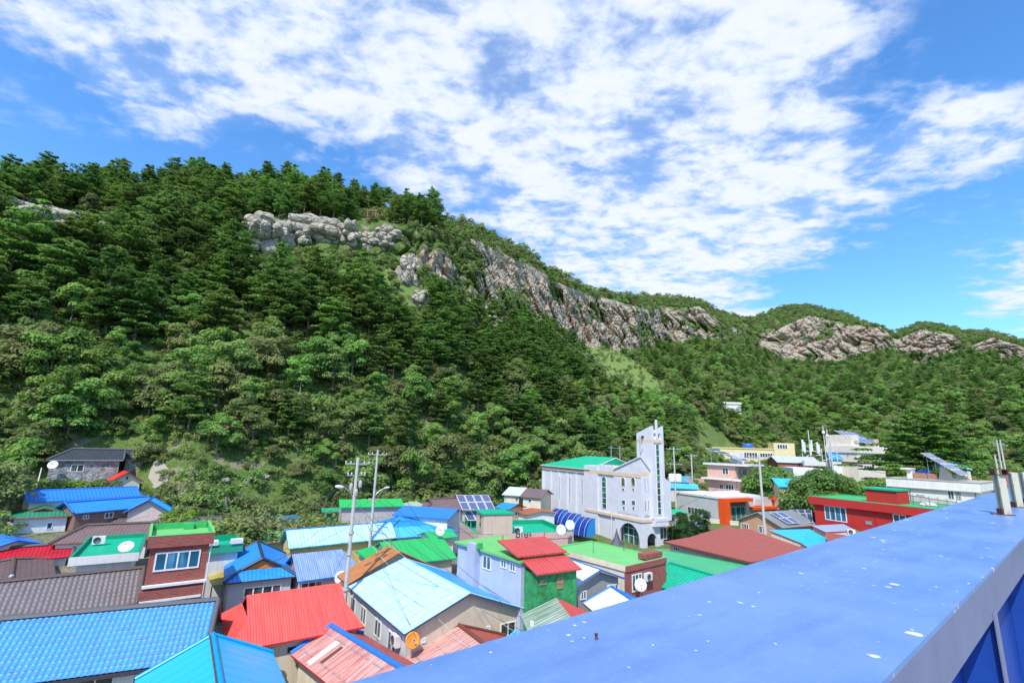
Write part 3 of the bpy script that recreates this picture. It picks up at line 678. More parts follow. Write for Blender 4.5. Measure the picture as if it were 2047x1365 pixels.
h.walls(WP,.45,h.h-.6); h.done_walls(); h.flat(FG,.32,.14,WP,inner=FD,face=.6)
h.win('F',195,1148,228,1158,2,glass=BLKG); H6=h
ac(P(196,1088,4.95),h.ang,'white air conditioner unit standing on the turquoise flat roof left of the brick tower')
dish(P(250,1106,4.95),'white satellite dish lying tilted on the turquoise flat roof left of the brick tower',(.25,-.55,.75),.5,mast=.45)
# brick tower house
h=Bld('house','narrow red brick tower house with light green roof terrace and wide white window','house',(297,1073),(430,1067),5.6,7.6,az=35); BT=h
h.walls(BRK,.22,h.h-.6); h.done_walls(); h.flat(FL,.42,.13,BRK,inner=FGL,face=.72)
b=MB(); L,W=h.L,h.W; b.box(L*.55,L*.72,W-.9,W-.16,h.h-.41,h.h-.02); b.box(L*.72,L*.95,W-.5,W-.17,h.h-.41,h.h-.1); b.build('roof_upstand',FGL,h.root)
b=MB(); b.box(-.02,L+.02,-.02,.14,h.h+.003,h.h+.04); b.box(-.02,.14,.15,W,h.h+.003,h.h+.04); b.box(L-.14,L+.02,.15,W,h.h+.003,h.h+.04); b.build('coping',FL,h.root)
h.win('F',309,1101,399,1138,4,glass=BLUG,fw=.09)
zb_=h.hit('F',345,1166)[2]; z2=h.hit('F',340,1195)[2]
b=MB(); b.box(.1,L-.1,-.05,.215,zb_-.07,zb_+.07); b.box(.1,L-.3,-.12,.215,z2-.06,z2+.07); b.build('ledge',WP,h.root)
b=MB(); b.box(.0,L-.25,-.03,.212,z2+.08,zb_-.25); b.build('balcony_front',BRK,h.root)
b=MB(); b.tube([(L-.1,.3,1),(L-.1,.3,h.h-.8)],.05,6); b.build('drainpipe',TRW,h.root)
h=gab('house with low brown tiled hip roof behind the turquoise flat roof',(98,1088),(302,1077),5.5,4.5,WP,tile_roof((.20,.135,.13),.27,.32,dirt=.25,joint=(.07,.04,.04)),rpx=(200,1049),hip=(1.7,0),cap=CAPB,capr=.14,trim=TRBR)
h=gab('long dark weathered shed running behind the brown hip roof',(104,1062),(440,1050),2.6,4.4,paint((.12,.11,.10),.4),metal_roof((.10,.085,.08),.3,fade=(.2,.18,.17),fa=.4),rpx=(237,1037),trim=DK,cap=DK,capr=.06,cat='shed')
h=gab('white walled house with dark green hipped gable roof at the foot of the steps',(17,1037),(145,1030),5,5.9,WP,metal_roof((.01,.20,.10),.3,fade=(.08,.28,.17),fa=.4),rpx=(89,1013),axis='y',hip=(2.2,0),gablet=.5,trim=TRR,gmat=paint((.02,.12,.06),.2))
h.win('F',93,1044,105,1057,1,glass=BLKG)
h=gab('long house with plain bright blue metal roof below the stone house',(51,1004),(283,992),5.4,7.0,CP,metal_roof((.02,.20,.66),.32,fa=.15,dirt=.2),rpx=(178,976),trim=TRB,cap=TRB); h.win('F',118,1004,140,1012,2,glass=BLKG)
h=gab('house with bright blue tiled roof and brick walls below the plain blue metal roof',(147,1026),(313,1011),4.4,6.2,brick((.30,.15,.12)),tile_roof((.03,.28,.70),.26,.3,joint=(.02,.10,.3),dirt=.1),rpx=(232,997),cap=TRB,capr=.12,trim=TRB); h.win('F',166,1029,178,1037,2,glass=BLKG); h.win('F',209,1024,226,1035,2,glass=BLKG)
h=gab('small pink and white house with low sky blue gable beside the blue tiled roof',(246,1025),(338,1022),2.6,6.1,paint((.62,.50,.48),.3),metal_roof(SKY,.3,fa=.3),rpx=(283,1008),axis='y',trim=TRB,cap=TRB)
h=gab('tiny cream shed with bright red gable roof above the long blue roof',(216,964),(288,962),3.4,8.1,CP,metal_roof((.72,.03,.02),.25,fa=.1),rpx=(266,946),axis='y',trim=TRR,cat='shed'); h.win('F',252,952,256,958,1,frame=DK,glass=BLKG,fw=.04)
STONE=None
m=newmat('stone_wall'); t=NT(m); uv,u,v=uvxy(t); vo=t.n('ShaderNodeTexVoronoi',{'Vector':uv,'Scale':2.6},feature='DISTANCE_TO_EDGE').outputs['Distance']; vc=t.n('ShaderNodeTexVoronoi',{'Vector':uv,'Scale':2.6}).outputs['Color']
c=t.mix(t.n('ShaderNodeSeparateColor',{0:vc}).outputs[0],(.16,.165,.17),(.40,.41,.42)); c=t.mix(t.ramp(vo,.06,.0),c,(.5,.5,.5)); finish(t,c,.9,t.ramp(vo,0,.1),.05); STONE=m
h=gab('grey stone walled house with dark tiled hip roof at the foot of the wooded slope',(93,919),(247,919),5.5,10.6,STONE,tile_roof((.05,.06,.075),.30,.34,dirt=.2,joint=(.02,.02,.03)),rpx=(195,898),az=38,hip=(2.0,0),cap=CAPG,capr=.14,trim=simple('trim_pale',(.35,.36,.38),.6)); h.win('F',141,928,168,943,2,fw=.09,glass=BLKG)
dish(PD(104,938,float(np.hypot(*h.p0[:2]))-.5),'white satellite dish at the left corner of the grey stone house',(.4,-.8,.4),.5,mast=.5)
h2=gab('lower dark tiled wing on the right of the grey stone house',(246,914),(312,912),3.6,None,STONE,tile_roof((.05,.06,.075),.30,.34,dirt=.2,joint=(.02,.02,.03)),d=84,az=38,rise=.9,cap=CAPG,capr=.12,trim=DK)
# steps and handrails at far left
pb=PG(36,1022); pt_=PG(52,975); r=empty('stairway','brown outdoor stairway with pale metal handrails climbing at the far left','stairway',pb,0); d=Vector((float(pt_[0]-pb[0]),float(pt_[1]-pb[1]),0)); Ln=d.length; d.normalize(); sd=Vector((d.y,-d.x,0)); dz=float(pt_[2]-pb[2])+1.2
n_=22
for i in range(n_):
    a=d*Ln*i/n_; b=MB(); z=.15+dz*i/n_; A4=[a-sd*.9,a+sd*.9,a+sd*.9+d*(Ln/n_*.93),a-sd*.9+d*(Ln/n_*.93)]
    b.prism([(p.x,p.y,z-1.0) for p in A4],[(p.x,p.y,z) for p in A4]); b.build('step',simple('step_brown',(.20,.12,.08),.8,bscale=5),r)
for s_ in (-1,1):
    b=MB(); p0=sd*.95*s_; p1=p0+d*Ln
    b.tube([(p0.x,p0.y,1.1),(p1.x,p1.y,dz+1.1)],.05,6); b.tube([(p0.x,p0.y,.6),(p1.x,p1.y,dz+.6)],.035,6)
    for i in range(5):
        p=p0.lerp(p1,i/4); b.tube([(p.x,p.y,-.3+dz*i/4),(p.x,p.y,1.1+dz*i/4)],.045,6)
    b.build('handrail',TRW,r)
# ================================================================ left centre
h=Bld('house','house with emerald flat roof terrace and white parapet blocks just right of the brick tower','house',(392,1093),(487,1085),(497,1065),5.2); h.walls(WP,.3,h.h-.7); h.done_walls(); h.flat(FG,.5,.12,paint((.02,.36,.2),.2),inner=FD)
b=MB(); b.box(.2,h.L*.45,-.1,.5,h.h+.01,h.h+.35); b.box(h.L*.72,h.L*.98,-.1,.5,h.h+.01,h.h+.35); b.build('parapet_block',WP,h.root)
# yellow corrugated lean-to
r=P(440,1120,3.0); rt=empty('awning','yellow corrugated lean-to roof with green edge between the brick tower and blue roofed house','awning',(r[0],r[1],0))
b=MB(); q=[P(452,1092,4.0),P(480,1090,4.0),P(446,1168,2.6),P(424,1170,2.6),P(411,1143,2.9)]; b.slab([p-np.array((r[0],r[1],0)) for p in q],.05,0); b.build('sheet',metal_roof((.42,.32,.03),.12,fa=.4,fade=(.6,.5,.25)),rt)
b=MB(); e=[p-np.array((r[0],r[1],-.06)) for p in (q[0],q[4])]; b.bar(e[0],e[1],.10,.06); b.build('edge_trim',TRG,rt)
b=MB(); 
for p in (q[2],q[3],q[4]): l=p-np.array((r[0],r[1],0)); b.bar((l[0],l[1],0),(l[0],l[1],l[2]-.05),.07,.07)
b.build('post',GAL,rt)
h=gab('long pale green hip roof with orange ridge and finials behind the yellow walled house',(505,1088),(705,1066),6.5,3.2,paint((.42,.52,.38),.3),metal_roof((.13,.34,.13),.3,fade=(.34,.46,.27),fa=.6),rpx=(608,1049),hip=(2.4,1.2),trim=FIN,cap=FIN,capr=.09)
finial(h,2.4,h.W/2,h.h+h.rise,.42); finial(h,h.L-1.2,h.W/2,h.h+h.rise,.42)
YW_=paint((.66,.50,.17),.25)
h=gab('yellow walled house with long very pale blue metal roof and turquoise gable edge',(576,1096),(794,1074),(508,1088),3.8,YW_,metal_roof((.36,.66,.84),.35,fade=(.62,.78,.86),fa=.5,dirt=.15),rpx=(650,1053),trim=simple('trim_turq',(.0,.38,.42),.5),cap=TRB,capr=.05)
H18=h
h=gab('grey sided house with blue hipped gable roof, black ridge tiles and orange gable board',(447,1166),(594,1151),(566,1107),3.5,SIDING,metal_roof((.02,.24,.70),.28,fade=(.03,.30,.78),fa=.3,dirt=.12),rpx=(530,1131),axis='y',hip=(2.6,0),gablet=.42,gmat=ORG,cap=simple('cap_navy',(.03,.04,.07),.5),capr=.12,trim=DK); h.win('F',487,1170,562,1190,4,glass=BLKG,fw=.09)
h=gab('grey sided house with dull periwinkle blue metal roof beside the black ridged blue roof',(595,1162),(729,1144),5.4,3.3,SIDING,metal_roof((.16,.27,.62),.16,fade=(.38,.46,.68),fa=.6,dirt=.25),rpx=(645,1101),hip=(0,1.2),gmat=ORG,trim=TRB); h.win('F',602,1162,644,1176,3,glass=BLKG)
dish(P(680,1180,2.6),'white satellite dish beside the foot of the leaning utility pole',(.2,-.8,.4),.5,mast=.9)
h=gab('house with plain bright red ribbed metal roof in the left foreground',(456,1303),(729,1252),6.4,3.2,CP,metal_roof((.72,.07,.055),.14,fade=(.84,.15,.12),fa=.45,dirt=.08,depth=.02),rpx=(552,1181),hip=(1.7,1.3),gablet=.55,trim=TRR,gmat=BLKG); h.win('F',575,1290,610,1300,2,frame=DK,glass=BLKG)
O,A=back((270,1358),(546,1304),8,2.9)
h=gab('house under a plain cyan gabled roof at the bottom edge of the view',O,A,8,2.9,paint((.5,.42,.3),.4),metal_roof((.02,.40,.70),.9,fade=(.03,.45,.78),fa=.4,dirt=.1,rough=.35,depth=.01),rise=1.35,axis='y',trim=simple('trim_cyan',(.0,.30,.6),.4),cap=simple('trim_cyan',(.0,.30,.6),.4),capr=.12)
b=MB(); b.tube([(h.L/2-.16,0,h.h+h.rise+.05),(h.L/2-.16,h.W,h.h+h.rise+.05)],.035,5); b.build('rusty_strip',RUST,h.root)
O,A=back((581,1307),(726,1266),8,2.5)
h=gab('low house with faded pink and red peeling roof and bright blue ridge cap',O,A,8,2.5,CP,metal_roof((.50,.16,.13),.2,fade=(.66,.42,.36),fa=.9,dirt=.2,rough=.35,depth=.015,seam=1.4),rise=.9,axis='y',matb=metal_roof((.42,.06,.06),.2,fade=(.55,.2,.18),fa=.6),trim=TRR,cap=simple('cap_blue',(.01,.17,.68),.4),capr=.14)
b=MB(); k=h.rise/(h.L/2); f=lambda x,y:(x,y,h.h+x*k+.02); b.slab([f(.15,h.W-2.1),f(1.7,h.W-2.1),f(1.7,h.W-1.7),f(.15,h.W-1.7)],.02); b.build('patch_strip',TRW,h.root)
b=MB(); b.slab([f(.5,h.W-2.7),f(1.6,h.W-2.7),f(1.6,h.W-2.45),f(.5,h.W-2.45)],.02); b.build('rusty_patch',RUST,h.root)
O,A=back((806,1313),(1011,1270),7,2.3)
h=gab('low house with faded salmon roof edged in brown tight against the blue parapet',O,A,7,2.3,CP,metal_roof((.55,.24,.20),.25,fade=(.68,.42,.37),fa=.8,dirt=.2,seam=1.2),rise=1.1,axis='y',matb=metal_roof((.40,.06,.05),.25,fade=(.5,.16,.14),fa=.5),trim=TRBR,cap=TRBR,capr=.12)
# big pale blue roof with beige gable
BEI=paint((.60,.52,.39),.2); PB=metal_roof((.40,.66,.83),.36,fade=(.62,.80,.88),fa=.7,dirt=.15,seam=.62,depth=.012); PB2=metal_roof((.03,.32,.72),.36,fade=(.12,.42,.78),fa=.5,dirt=.1)
h=Bld('house','big house with worn pale blue seamed roof, grey side wall and beige gable, bottom centre','house',(697,1173),(808,1267),(1043,1214),3.7); h.walls(BEI,.35); h.done_walls(); rs=h.ridge_rise((890,1159))
h.gable(rs,PB,matb=PB2,trim=simple('trim_navy',(.05,.10,.20),.5),cap=simple('cap_pale',(.35,.62,.80),.4),capr=.06,th=.12); H22=h
b=MB(); b.box(.33,h.L-.33,.30,.349,0,h.h-.05); b.build('side_cladding',paint((.55,.56,.58),.3),h.root)
for w_ in ((700.5,1192,711,1226),(721,1211,732,1248),(749,1237,762,1275),(775,1262,792,1312)): h.win('F',*w_,2,fw=.07,ins=.3)
h.win('R',1000,1243,1030,1271,2,glass=BLKG); h.win('R',842,1274,851,1284,1,rows=4,fw=.05,glass=BLKG,name='vent'); h.win('R',971,1251,980,1261,1,rows=3,fw=.05,name='vent',glass=BEI)
b=MB(); b.tube([(.4,.2,h.h-.15),(h.L-.5,.2,h.h-.25)],.03,5); b.tube([(h.L*.55,.27,h.h-.2),(h.L*.55,.27,.6)],.035,5); b.build('pipe',GAL,h.root)
o_=h.p0; e1=h.e1;e2=h.e2
def atw(h,face,px,py,ins):
    l=h.hit(face,px,py,ins); v=h.p0+h.e1*l[0]+h.e2*l[1]; return (float(v[0]),float(v[1]),float(h.zb+l[2]))
ac(atw(h,'F',790,1292,.12),h.ang,'white air conditioner unit hung on the grey side wall of the pale blue roofed house',.95)
dish(atw(h,'R',822,1312,-.1),'orange satellite dish with blue receiver on the near corner of the pale blue roofed house',(.45,-.75,.35),.42,mat=simple('dish_orange',(.75,.28,.03),.4),lnb=simple('lnb_blue',(.05,.12,.6),.4),mast=.8)
q0=o_-e1*3.0-np.array((0,0,-.1)); q1=o_-e1*.25-np.array((0,0,-.1))
h=gab('earth orange roof showing behind the big pale blue roof',tuple(q0),tuple(q1),H22.W-.4,3.8,CP,metal_roof((.50,.19,.06),.3,fade=(.36,.17,.08),fa=.6,dirt=.4),rise=rs+.35,trim=TRBR)
h=gab('house with plain grass green hipped roof in front of the pink guest house',(753,1133),(914,1115),(708,1101),3.6,CP,metal_roof((.015,.40,.09),.5,fade=(.02,.45,.13),fa=.4,dirt=.1,depth=.01),rpx=(830,1077),hip=(2.2,0),gablet=.55,gmat=paint((.3,.3,.3),.3),trim=TRG)
h=gab('small green roof with a dish behind the grass green hipped roof',(862,1078),(916,1072),3,4.6,WP,metal_roof(GREEN,.3,fa=.2),rise=.5,trim=TRG); dish(P(879,1072,5.0),'white satellite dish on the small green roof left of the pink guest house',(.3,-.8,.35),.45,mast=.5)
# blue hips in the centre
h=gab('house with deep blue hip roof in the centre left of the solar array',(738,1066),(912,1062),6.5,4.0,WP,metal_roof((.01,.26,.68),.3,fade=(.02,.32,.75),fa=.3,dirt=.1),rpx=(830,1029),hip=(3.6,2.5),trim=TRB)
h=gab('sky blue lower roof wing in front of the deep blue hip roof',(792,1075),(906,1066),4,3.8,WP,metal_roof((.05,.42,.76),.9,fade=(.12,.5,.8),fa=.4,dirt=.1),rpx=(850,1050),trim=TRB)
h=gab('white house with bright blue gable roof behind the deep blue hip roof',(783,1029),(898,1037),6,5.4,WP,metal_roof(BLUE,.3,fa=.2),rpx=(858,1013),trim=TRB)
h=gab('long bright green roofed house at the foot of the wooded slope behind the poles',(679,1014),(808,1011),4.6,5.8,paint((.5,.45,.42),.4),metal_roof((.02,.44,.09),.3,fade=(.04,.5,.12),fa=.3,dirt=.15),rpx=(738,997),trim=TRG)
h=gab('tiny dark green shed left of the long bright green roof',(643,1023),(681,1022),2.4,4.6,paint((.02,.22,.10),.3),metal_roof((.02,.30,.16),.3),rise=.35,trim=TRG,cat='shed')
h=gab('small building with faded pale green roof between the long green roof and brown hanok roof',(808,1021),(868,1018),5,5.4,paint((.3,.3,.25),.4),metal_roof((.30,.40,.25),.3,fade=(.42,.48,.34),fa=.6),rise=.8,hip=(1.5,1.5))
h=gab('traditional house with purple brown tiled hip roof and orange gable board',(848,1020),(937,1017),6,5.6,CP,tile_roof((.20,.13,.13),.3,.3,dirt=.2),rpx=(900,996),hip=(2.6,0),gablet=.55,gmat=ORG,cap=CAPB,capr=.12)
h=gab('open white hut with thin blue roof at the edge of the bushes',(561,1040),(605,1034),3,4.0,paint((.62,.58,.48),.3),metal_roof((.04,.16,.28),.3),rise=.25,cat='shed',ins=.2)
h=gab('beige house with blue roof and orange gable board right of the solar array',(988,1014),(1018,1018),(1068,1015),5.2,paint((.64,.50,.38),.3),metal_roof((.02,.26,.72),.3,fa=.2),rpx=(1030,1006),gmat=ORG,trim=DK); h.win('R',1029,1022,1034,1032,1,glass=BLKG)
h=gab('white walled house with flat rust red roof beside the blue canopy',(1030,1021),(1052,1027),(1099,1020),4.7,WP,metal_roof((.40,.10,.05),.3,fade=(.5,.16,.09),fa=.4),rise=.35,trim=ORG)
h=gab('far cream bungalow with pale metal roof left of the church',(1003,988),(1040,991),7,6.0,CP,metal_roof((.5,.53,.56),.3),rise=1.0,az=-20,gmat=CP); h.win('F',1010,992,1013,999,1,glass=BLKG); h.win('F',1030,994,1036,1001,1,glass=BLKG)
h=gab('far cream bungalow with brown roof tight against the church',(1040,992),(1084,994),7,6.0,CP,tile_roof((.20,.14,.15),.3,.3),rise=1.0,az=-20,gmat=CP); h.win('F',1056,997,1062,1004,1,glass=BLKG)
# ================================================================ pink guest house
PK=paint((.60,.40,.36),.35)
h=Bld('guest_house','pink guest house with large emerald flat roof, roof stair block and black lettering','guest house',(956,1068),(1145,1062),(893,1042),5.6); GH=h
h.walls(PK,.05,h.h-.62); h.done_walls(); h.flat(FG,.45,.15,PK,inner=FD)
x0,y0=h.toloc(P(960,1072,5.2))[:2]; x1=h.toloc(P(1015,1069,5.2))[0]; zt=h.h+1.75
b=MB(); b.box(x0,x1,.16,2.9,h.h-.44,zt); b.build('stair_block',paint((.60,.46,.36),.3),h.root)
b=MB(); b.box(x0-.15,x1+.1,.05,3.05,zt,zt+.12); b.build('stair_block_roof',FG,h.root)
def text(s,size,mat,par,loc,rot,ex=.01,name='lettering'):
    cu=bpy.data.curves.new('t','FONT'); cu.body=s; cu.size=size; cu.extrude=ex; cu.align_x='CENTER'; cu.align_y='CENTER'
    o=bpy.data.objects.new('t',cu); COL.objects.link(o); bpy.context.view_layer.update()
    me=bpy.data.meshes.new_from_object(o.evaluated_get(bpy.context.evaluated_depsgraph_get())); bpy.data.objects.remove(o)
    me.materials.clear(); me.materials.append(mat); n=bpy.data.objects.new(name,me); COL.objects.link(n); n.parent=par; n.location=loc; n.rotation_euler=rot; return n
BL_=simple('letter_black',(.02,.02,.02),.6)
lx=h.hit('F',1046,1074,.05); text('민박',.95,BL_,h.root,(float(lx[0]),-.02,float(lx[2])),(math.pi/2,0,0))
text('민\n박',.62,BL_,h.root,(x0-.015,1.3,h.h+.9),(math.pi/2,0,-math.pi/2))
ac(P(1035,1068,5.15),h.ang,'white air conditioner unit on the emerald roof of the pink guest house',1.1)
dish(P(1139,1075,5.2),'right white satellite dish at the corner of the pink guest house roof',(.2,-.9,.25),.48,mast=1.2); dish(P(1121,1085,4.9),'left lower white satellite dish at the corner of the pink guest house roof',(.2,-.9,.25),.48,mast=1.2)
def arr(px4,zs,nu,nv,label,zg=None): return panels([P(x,y,z) for (x,y),z in zip(px4,zs)],nu,nv,label,zg=zg)
arr([(924,1019),(991,1018),(976,988),(911,989)],(7.0,7.0,8.2,8.2),4,2,'large tilted blue solar array of eight panels behind the pink guest house',5.15)
arr([(935,1040),(1004,1038),(991,1020),(925,1021)],(6.0,6.0,6.75,6.75),4,1,'lower row of four solar panels beneath the large tilted array',5.15)
# blue barrel canopy
q0=P(1093,1050,2.4); q1=P(1172,1078,1.6); dd=q1-q0; Lc=float(np.linalg.norm(dd[:2])); r=empty('barrel_canopy','blue translucent vaulted canopy with white ribs stepping down beside the church','canopy',(q0[0],q0[1],1.0),math.atan2(dd[1],dd[0]))
BP=simple('poly_blue',(.006,.04,.25),.2,bscale=0); CW,CHh=2.0,2.3
arc=lambda x,z0,k=1.0:[(x,CW-CW*k*math.cos(a),z0+CHh*k*math.sin(a)) for a in [math.pi*.5*i/12 for i in range(13)]]
for k in range(3):
    z0=1.45-.28*k; xa,xb=Lc*k/3,Lc*(k+1)/3; b=MB()
    b.grid([arc(x,z0) for x in np.linspace(xa,xb,5)]); b.build('vault_sheet',BP,r)
    b=MB(); b.poly(arc(xb-.01,z0)+[(xb-.01,CW,z0)]); b.build('end_sheet',simple('poly_light',(.03,.30,.72),.3),r)
    for j in range(3):
        x=xa+(xb-xa)*(j+.2)/2.6; b=MB(); b.tube(arc(x,z0,1.01),.022,5); b.build('rib',TRW,r)
    b=MB(); b.bar((xa+.1,0,0),(xa+.1,0,z0),.1,.1); b.build('post',TRW,r)
# ================================================================ lavender and green houses
LAV=paint((.46,.50,.66),.2)
h=Bld('house','tall lavender blue house with pale green roof slab, next to the green house','house',(912,1082),(1042,1122),4.6,6.6); LV=h
h.walls(LAV,.12,h.h-.12,insx=.12); h.done_walls()
b=MB(); b.box(-.1,h.L,-.1,h.W,h.h-.118,h.h+.02); b.build('roof_slab',FL,h.root)
L,W=h.L,h.W
for w_ in ((965.5,1110,982,1138),(1001.5,1118,1013,1135),(1019.5,1124,1031,1142)): h.win('F',*w_,2,fw=.07)
c0=h.hit('F',944,1100)[0]; c1=h.hit('F',960,1110)[0]; b=MB(); b.box(c0,c1,-.35,.115,0,h.h+.3); b.build('chimney',paint((.42,.45,.56),.3),h.root)
b=MB(); b.box(c1,c1+.3,-.25,.1,h.h+.03,h.h+.4); b.build('chimney_cowl',FGL,h.root)
GRW=None
m=newmat('green_render'); t=NT(m); uv,u,v=uvxy(t); vo=t.n('ShaderNodeTexVoronoi',{'Vector':uv,'Scale':3.2}).outputs['Distance']; n=t.noise(uv,1.2,5)
c=t.mix(t.ramp(vo,.1,.7),(.015,.21,.055),(.04,.32,.11)); c=t.mix(t.ramp(n,.45,.75),c,(.02,.16,.05)); finish(t,c,.8,vo,.03); GRW=m
h=Bld('house','green rendered house with two red metal roof slopes in the centre foreground','house',(1073,1146),(1158,1135),3.4,float(LV.hit('F',1073,1146,0)[2])+LV.zb); h.walls(GRW,.15,h.h-.1,insx=.12); h.done_walls()
RR=metal_roof((.52,.055,.05),.3,fade=(.60,.12,.11),fa=.4,dirt=.1); b=MB(); b.slab([(-.1,-.15,h.h),(h.L+.1,-.15,h.h),(h.L+.1,h.W*.55,h.h+.55),(-.1,h.W*.55,h.h+.55)],.09); b.build('roof',[RR,TRR],h.root)
b=MB(); b.slab([(-.5,h.W*.45,h.h+.72),(h.L+.15,h.W*.45,h.h+.72),(h.L+.15,h.W+.9,h.h+1.25),(-.5,h.W+.9,h.h+1.25)],.09); b.build('upper_roof',[RR,TRR],h.root)
b=MB(); b.box(.12,h.L-.12,h.W*.5,h.W-.16,h.h-.1,h.h+.65); b.build('upper_wall',GRW,h.root)
finial(h,-.1,h.W+.85,h.h+1.3,.32); finial(h,h.L+.1,h.W+.85,h.h+1.3,.32)
WD_=simple('old_wood',(.32,.22,.13),.8,bscale=12)
h.win('F',1078.5,1157,1091,1168.5,1,frame=WD_,glass=BLKG); h.win('F',1113,1153,1125,1176,1,rows=2,frame=WD_,glass=WD_)
O,A=back((1040,1229),(1182,1226),5,4.4)
h=gab('low house with patchy weathered grey green roof in front of the green house',O,A,5,4.4,paint((.4,.36,.3),.4),metal_roof((.13,.26,.15),.3,fade=(.45,.47,.42),fa=1.0,dirt=.5),rise=.9,axis='y',matb=metal_roof((.62,.05,.04),.3,fa=.3),trim=TRG); h.win('F',1060,1240,1066,1250,1)
O,A=back((1166,1205),(1277,1199),5,4.0)
h=gab('low roof half white, half blue beside the brick fronted house',O,A,5,4.0,WP,metal_roof((.72,.72,.70),.4,fade=(.76,.76,.75),fa=.4,dirt=.15),rise=.9,axis='y',matb=metal_roof((.02,.25,.68),.4,fa=.2),trim=DK,cap=simple('cap_blue',(.01,.17,.68),.4),capr=.08)
O,A=back((1006,1279),(1052,1266),5,2.6)
h=gab('sliver of a blue roof at the parapet edge below the beige gable',O,A,5,2.6,WP,metal_roof(SKY,.3),rise=.4,axis='y')
h=gab('grey cement gabled house with white roof slope behind the green house',(1150,1172),(1250,1156),5,5.0,paint((.30,.30,.30),.5),metal_roof((.66,.67,.72),.5,fade=(.72,.73,.76),fa=.4,dirt=.15),rpx=(1202,1139),axis='y',trim=simple('trim_grey',(.25,.25,.27),.6),cap=simple('cap_blue',(.01,.17,.68),.4),capr=.05)
h.win('F',1214,1167,1236,1181,3,fw=.08); h.win('F',1160,1180,1172,1198,2,fw=.07)
h=Bld('house','house with light green flat roof, cream side wall and red brick front','house',(1250,1131),(1331,1113),(1130,1088),5.4); h.walls(paint((.70,.64,.52),.35),.12,h.h-.3,insx=.1); h.done_walls(); h.flat(FL,.12,.15,CP,inner=FL,face=.4)
b=MB(); b.box(.02,h.L-.02,.0,.118,0,h.h-.45); b.box(-.02,h.L+.02,-.06,-.003,h.h-.45,h.h-.02); b.box(h.L-.115,h.L-.0,.12,2.2,0,h.h-.41); b.build('brick_front',BRK,h.root); 
b=MB(); b.box(h.L*.58,h.L,.3,1.1,h.h+.003,h.h+.38); b.build('brick_upstand',BRK,h.root)
h.win('F',1263,1146,1283,1181,3,fw=.08,glass=BLKG,ins=-.0)
ac(atw(h,'F',1296,1161,-.2),h.ang,'white air conditioner unit on the red brick front beside the window',.9)
dish(atw(h,'F',1281,1192,-.5),'white satellite dish standing in front of the red brick wall',(-.1,-.95,.2),.45,mast=.8)
b=MB(); b.tube([h.toloc(P(1293,1108,5.5)),h.toloc(P(1316,1150,3.2))],.035,5); b.tube([h.toloc(P(1247,1100,5.3)),h.toloc(P(1247,1100,5.3))+np.array((0,0,1.4))],.02,5); b.tube([h.toloc(P(1186,1105,5.3)),h.toloc(P(1186,1105,5.3))+np.array((0,0,1.2))],.02,5); b.build('iron_rod',simple('iron',(.06,.04,.04),.7),h.root)
h=Bld('house','long low house with worn green flat roof running beside the brown hip roof','house',(1248,1113),(1470,1160),(1289,1091),3.5); h.walls(CP,.2,h.h-.23); h.done_walls(); h.flat(paint((.05,.40,.17),.35,.5,(.25,.48,.28)),.06,.12,TRG,inner=FGL,face=.25)
h=gab('house with jade green tiled roof at the parapet edge',(1293,1162),(1420,1206),5.5,3.3,CP,tile_roof((.0,.42,.24),.30,.30,joint=(.0,.2,.12),dirt=.1),rpx=(1395,1141),cap=simple('cap_jade',(.0,.30,.18),.5),capr=.1,trim=TRG)
O,A=back((1290,1187),(1336,1178),4,2.3)
h=gab('little green lean-to below the jade green tiled roof',O,A,4,2.3,CP,metal_roof((.01,.36,.16),.3),rise=.4,axis='y',trim=TRBR)
# brown hip roof house
m=newmat('asphalt_shingle'); t=NT(m); uv,u,v=uvxy(t); b_=t.n('ShaderNodeTexBrick',{'Vector':uv,'Color1':(.31,.075,.06,1),'Color2':(.25,.06,.048,1),'Mortar':(.14,.035,.03,1),'Scale':1,'Mortar Size':.01,'Brick Width':.33,'Row Height':.16})
n=t.noise(uv,30,3); c=t.mix(t.ramp(n,.3,.8),b_.outputs[0],(.36,.10,.08)); finish(t,c,.9,b_.outputs[1],.01); SH=m
h=Bld('house','cream walled house with large brick brown shingled hip roof','house',(1326,1082),(1502,1123),(1624,1101),3.9); h.walls(paint((.68,.64,.58),.3),.5); h.done_walls(); rs=h.ridge_rise((1486,1054),'x')
h.gable(rs,SH,hip=(h.L*.62,h.L*.38),trim=TRBR,th=.16); b=MB()
L,W=h.L,h.W; ap=(L*.22,W*.75,h.h+rs*.72); c4=[(-.02,W*.3,h.h+.01),(L*.55,W*.3,h.h+.01),(L*.55,W+1.6,h.h+.01),(-.02,W+1.6,h.h+.01)]
for i in range(4): b.slab([c4[i],c4[(i+1)%4],ap],.12)
b.build('rear_roof',SH,h.root); h.gutter(TRBR); h.gutter(TRBR,'R')
for w_ in ((1346,1093,1360,1101),(1398,1109,1408,1116)): h.win('F',*w_,3,fw=.08)
h.win('R',1516,1130,1532,1140,3,fw=.08)
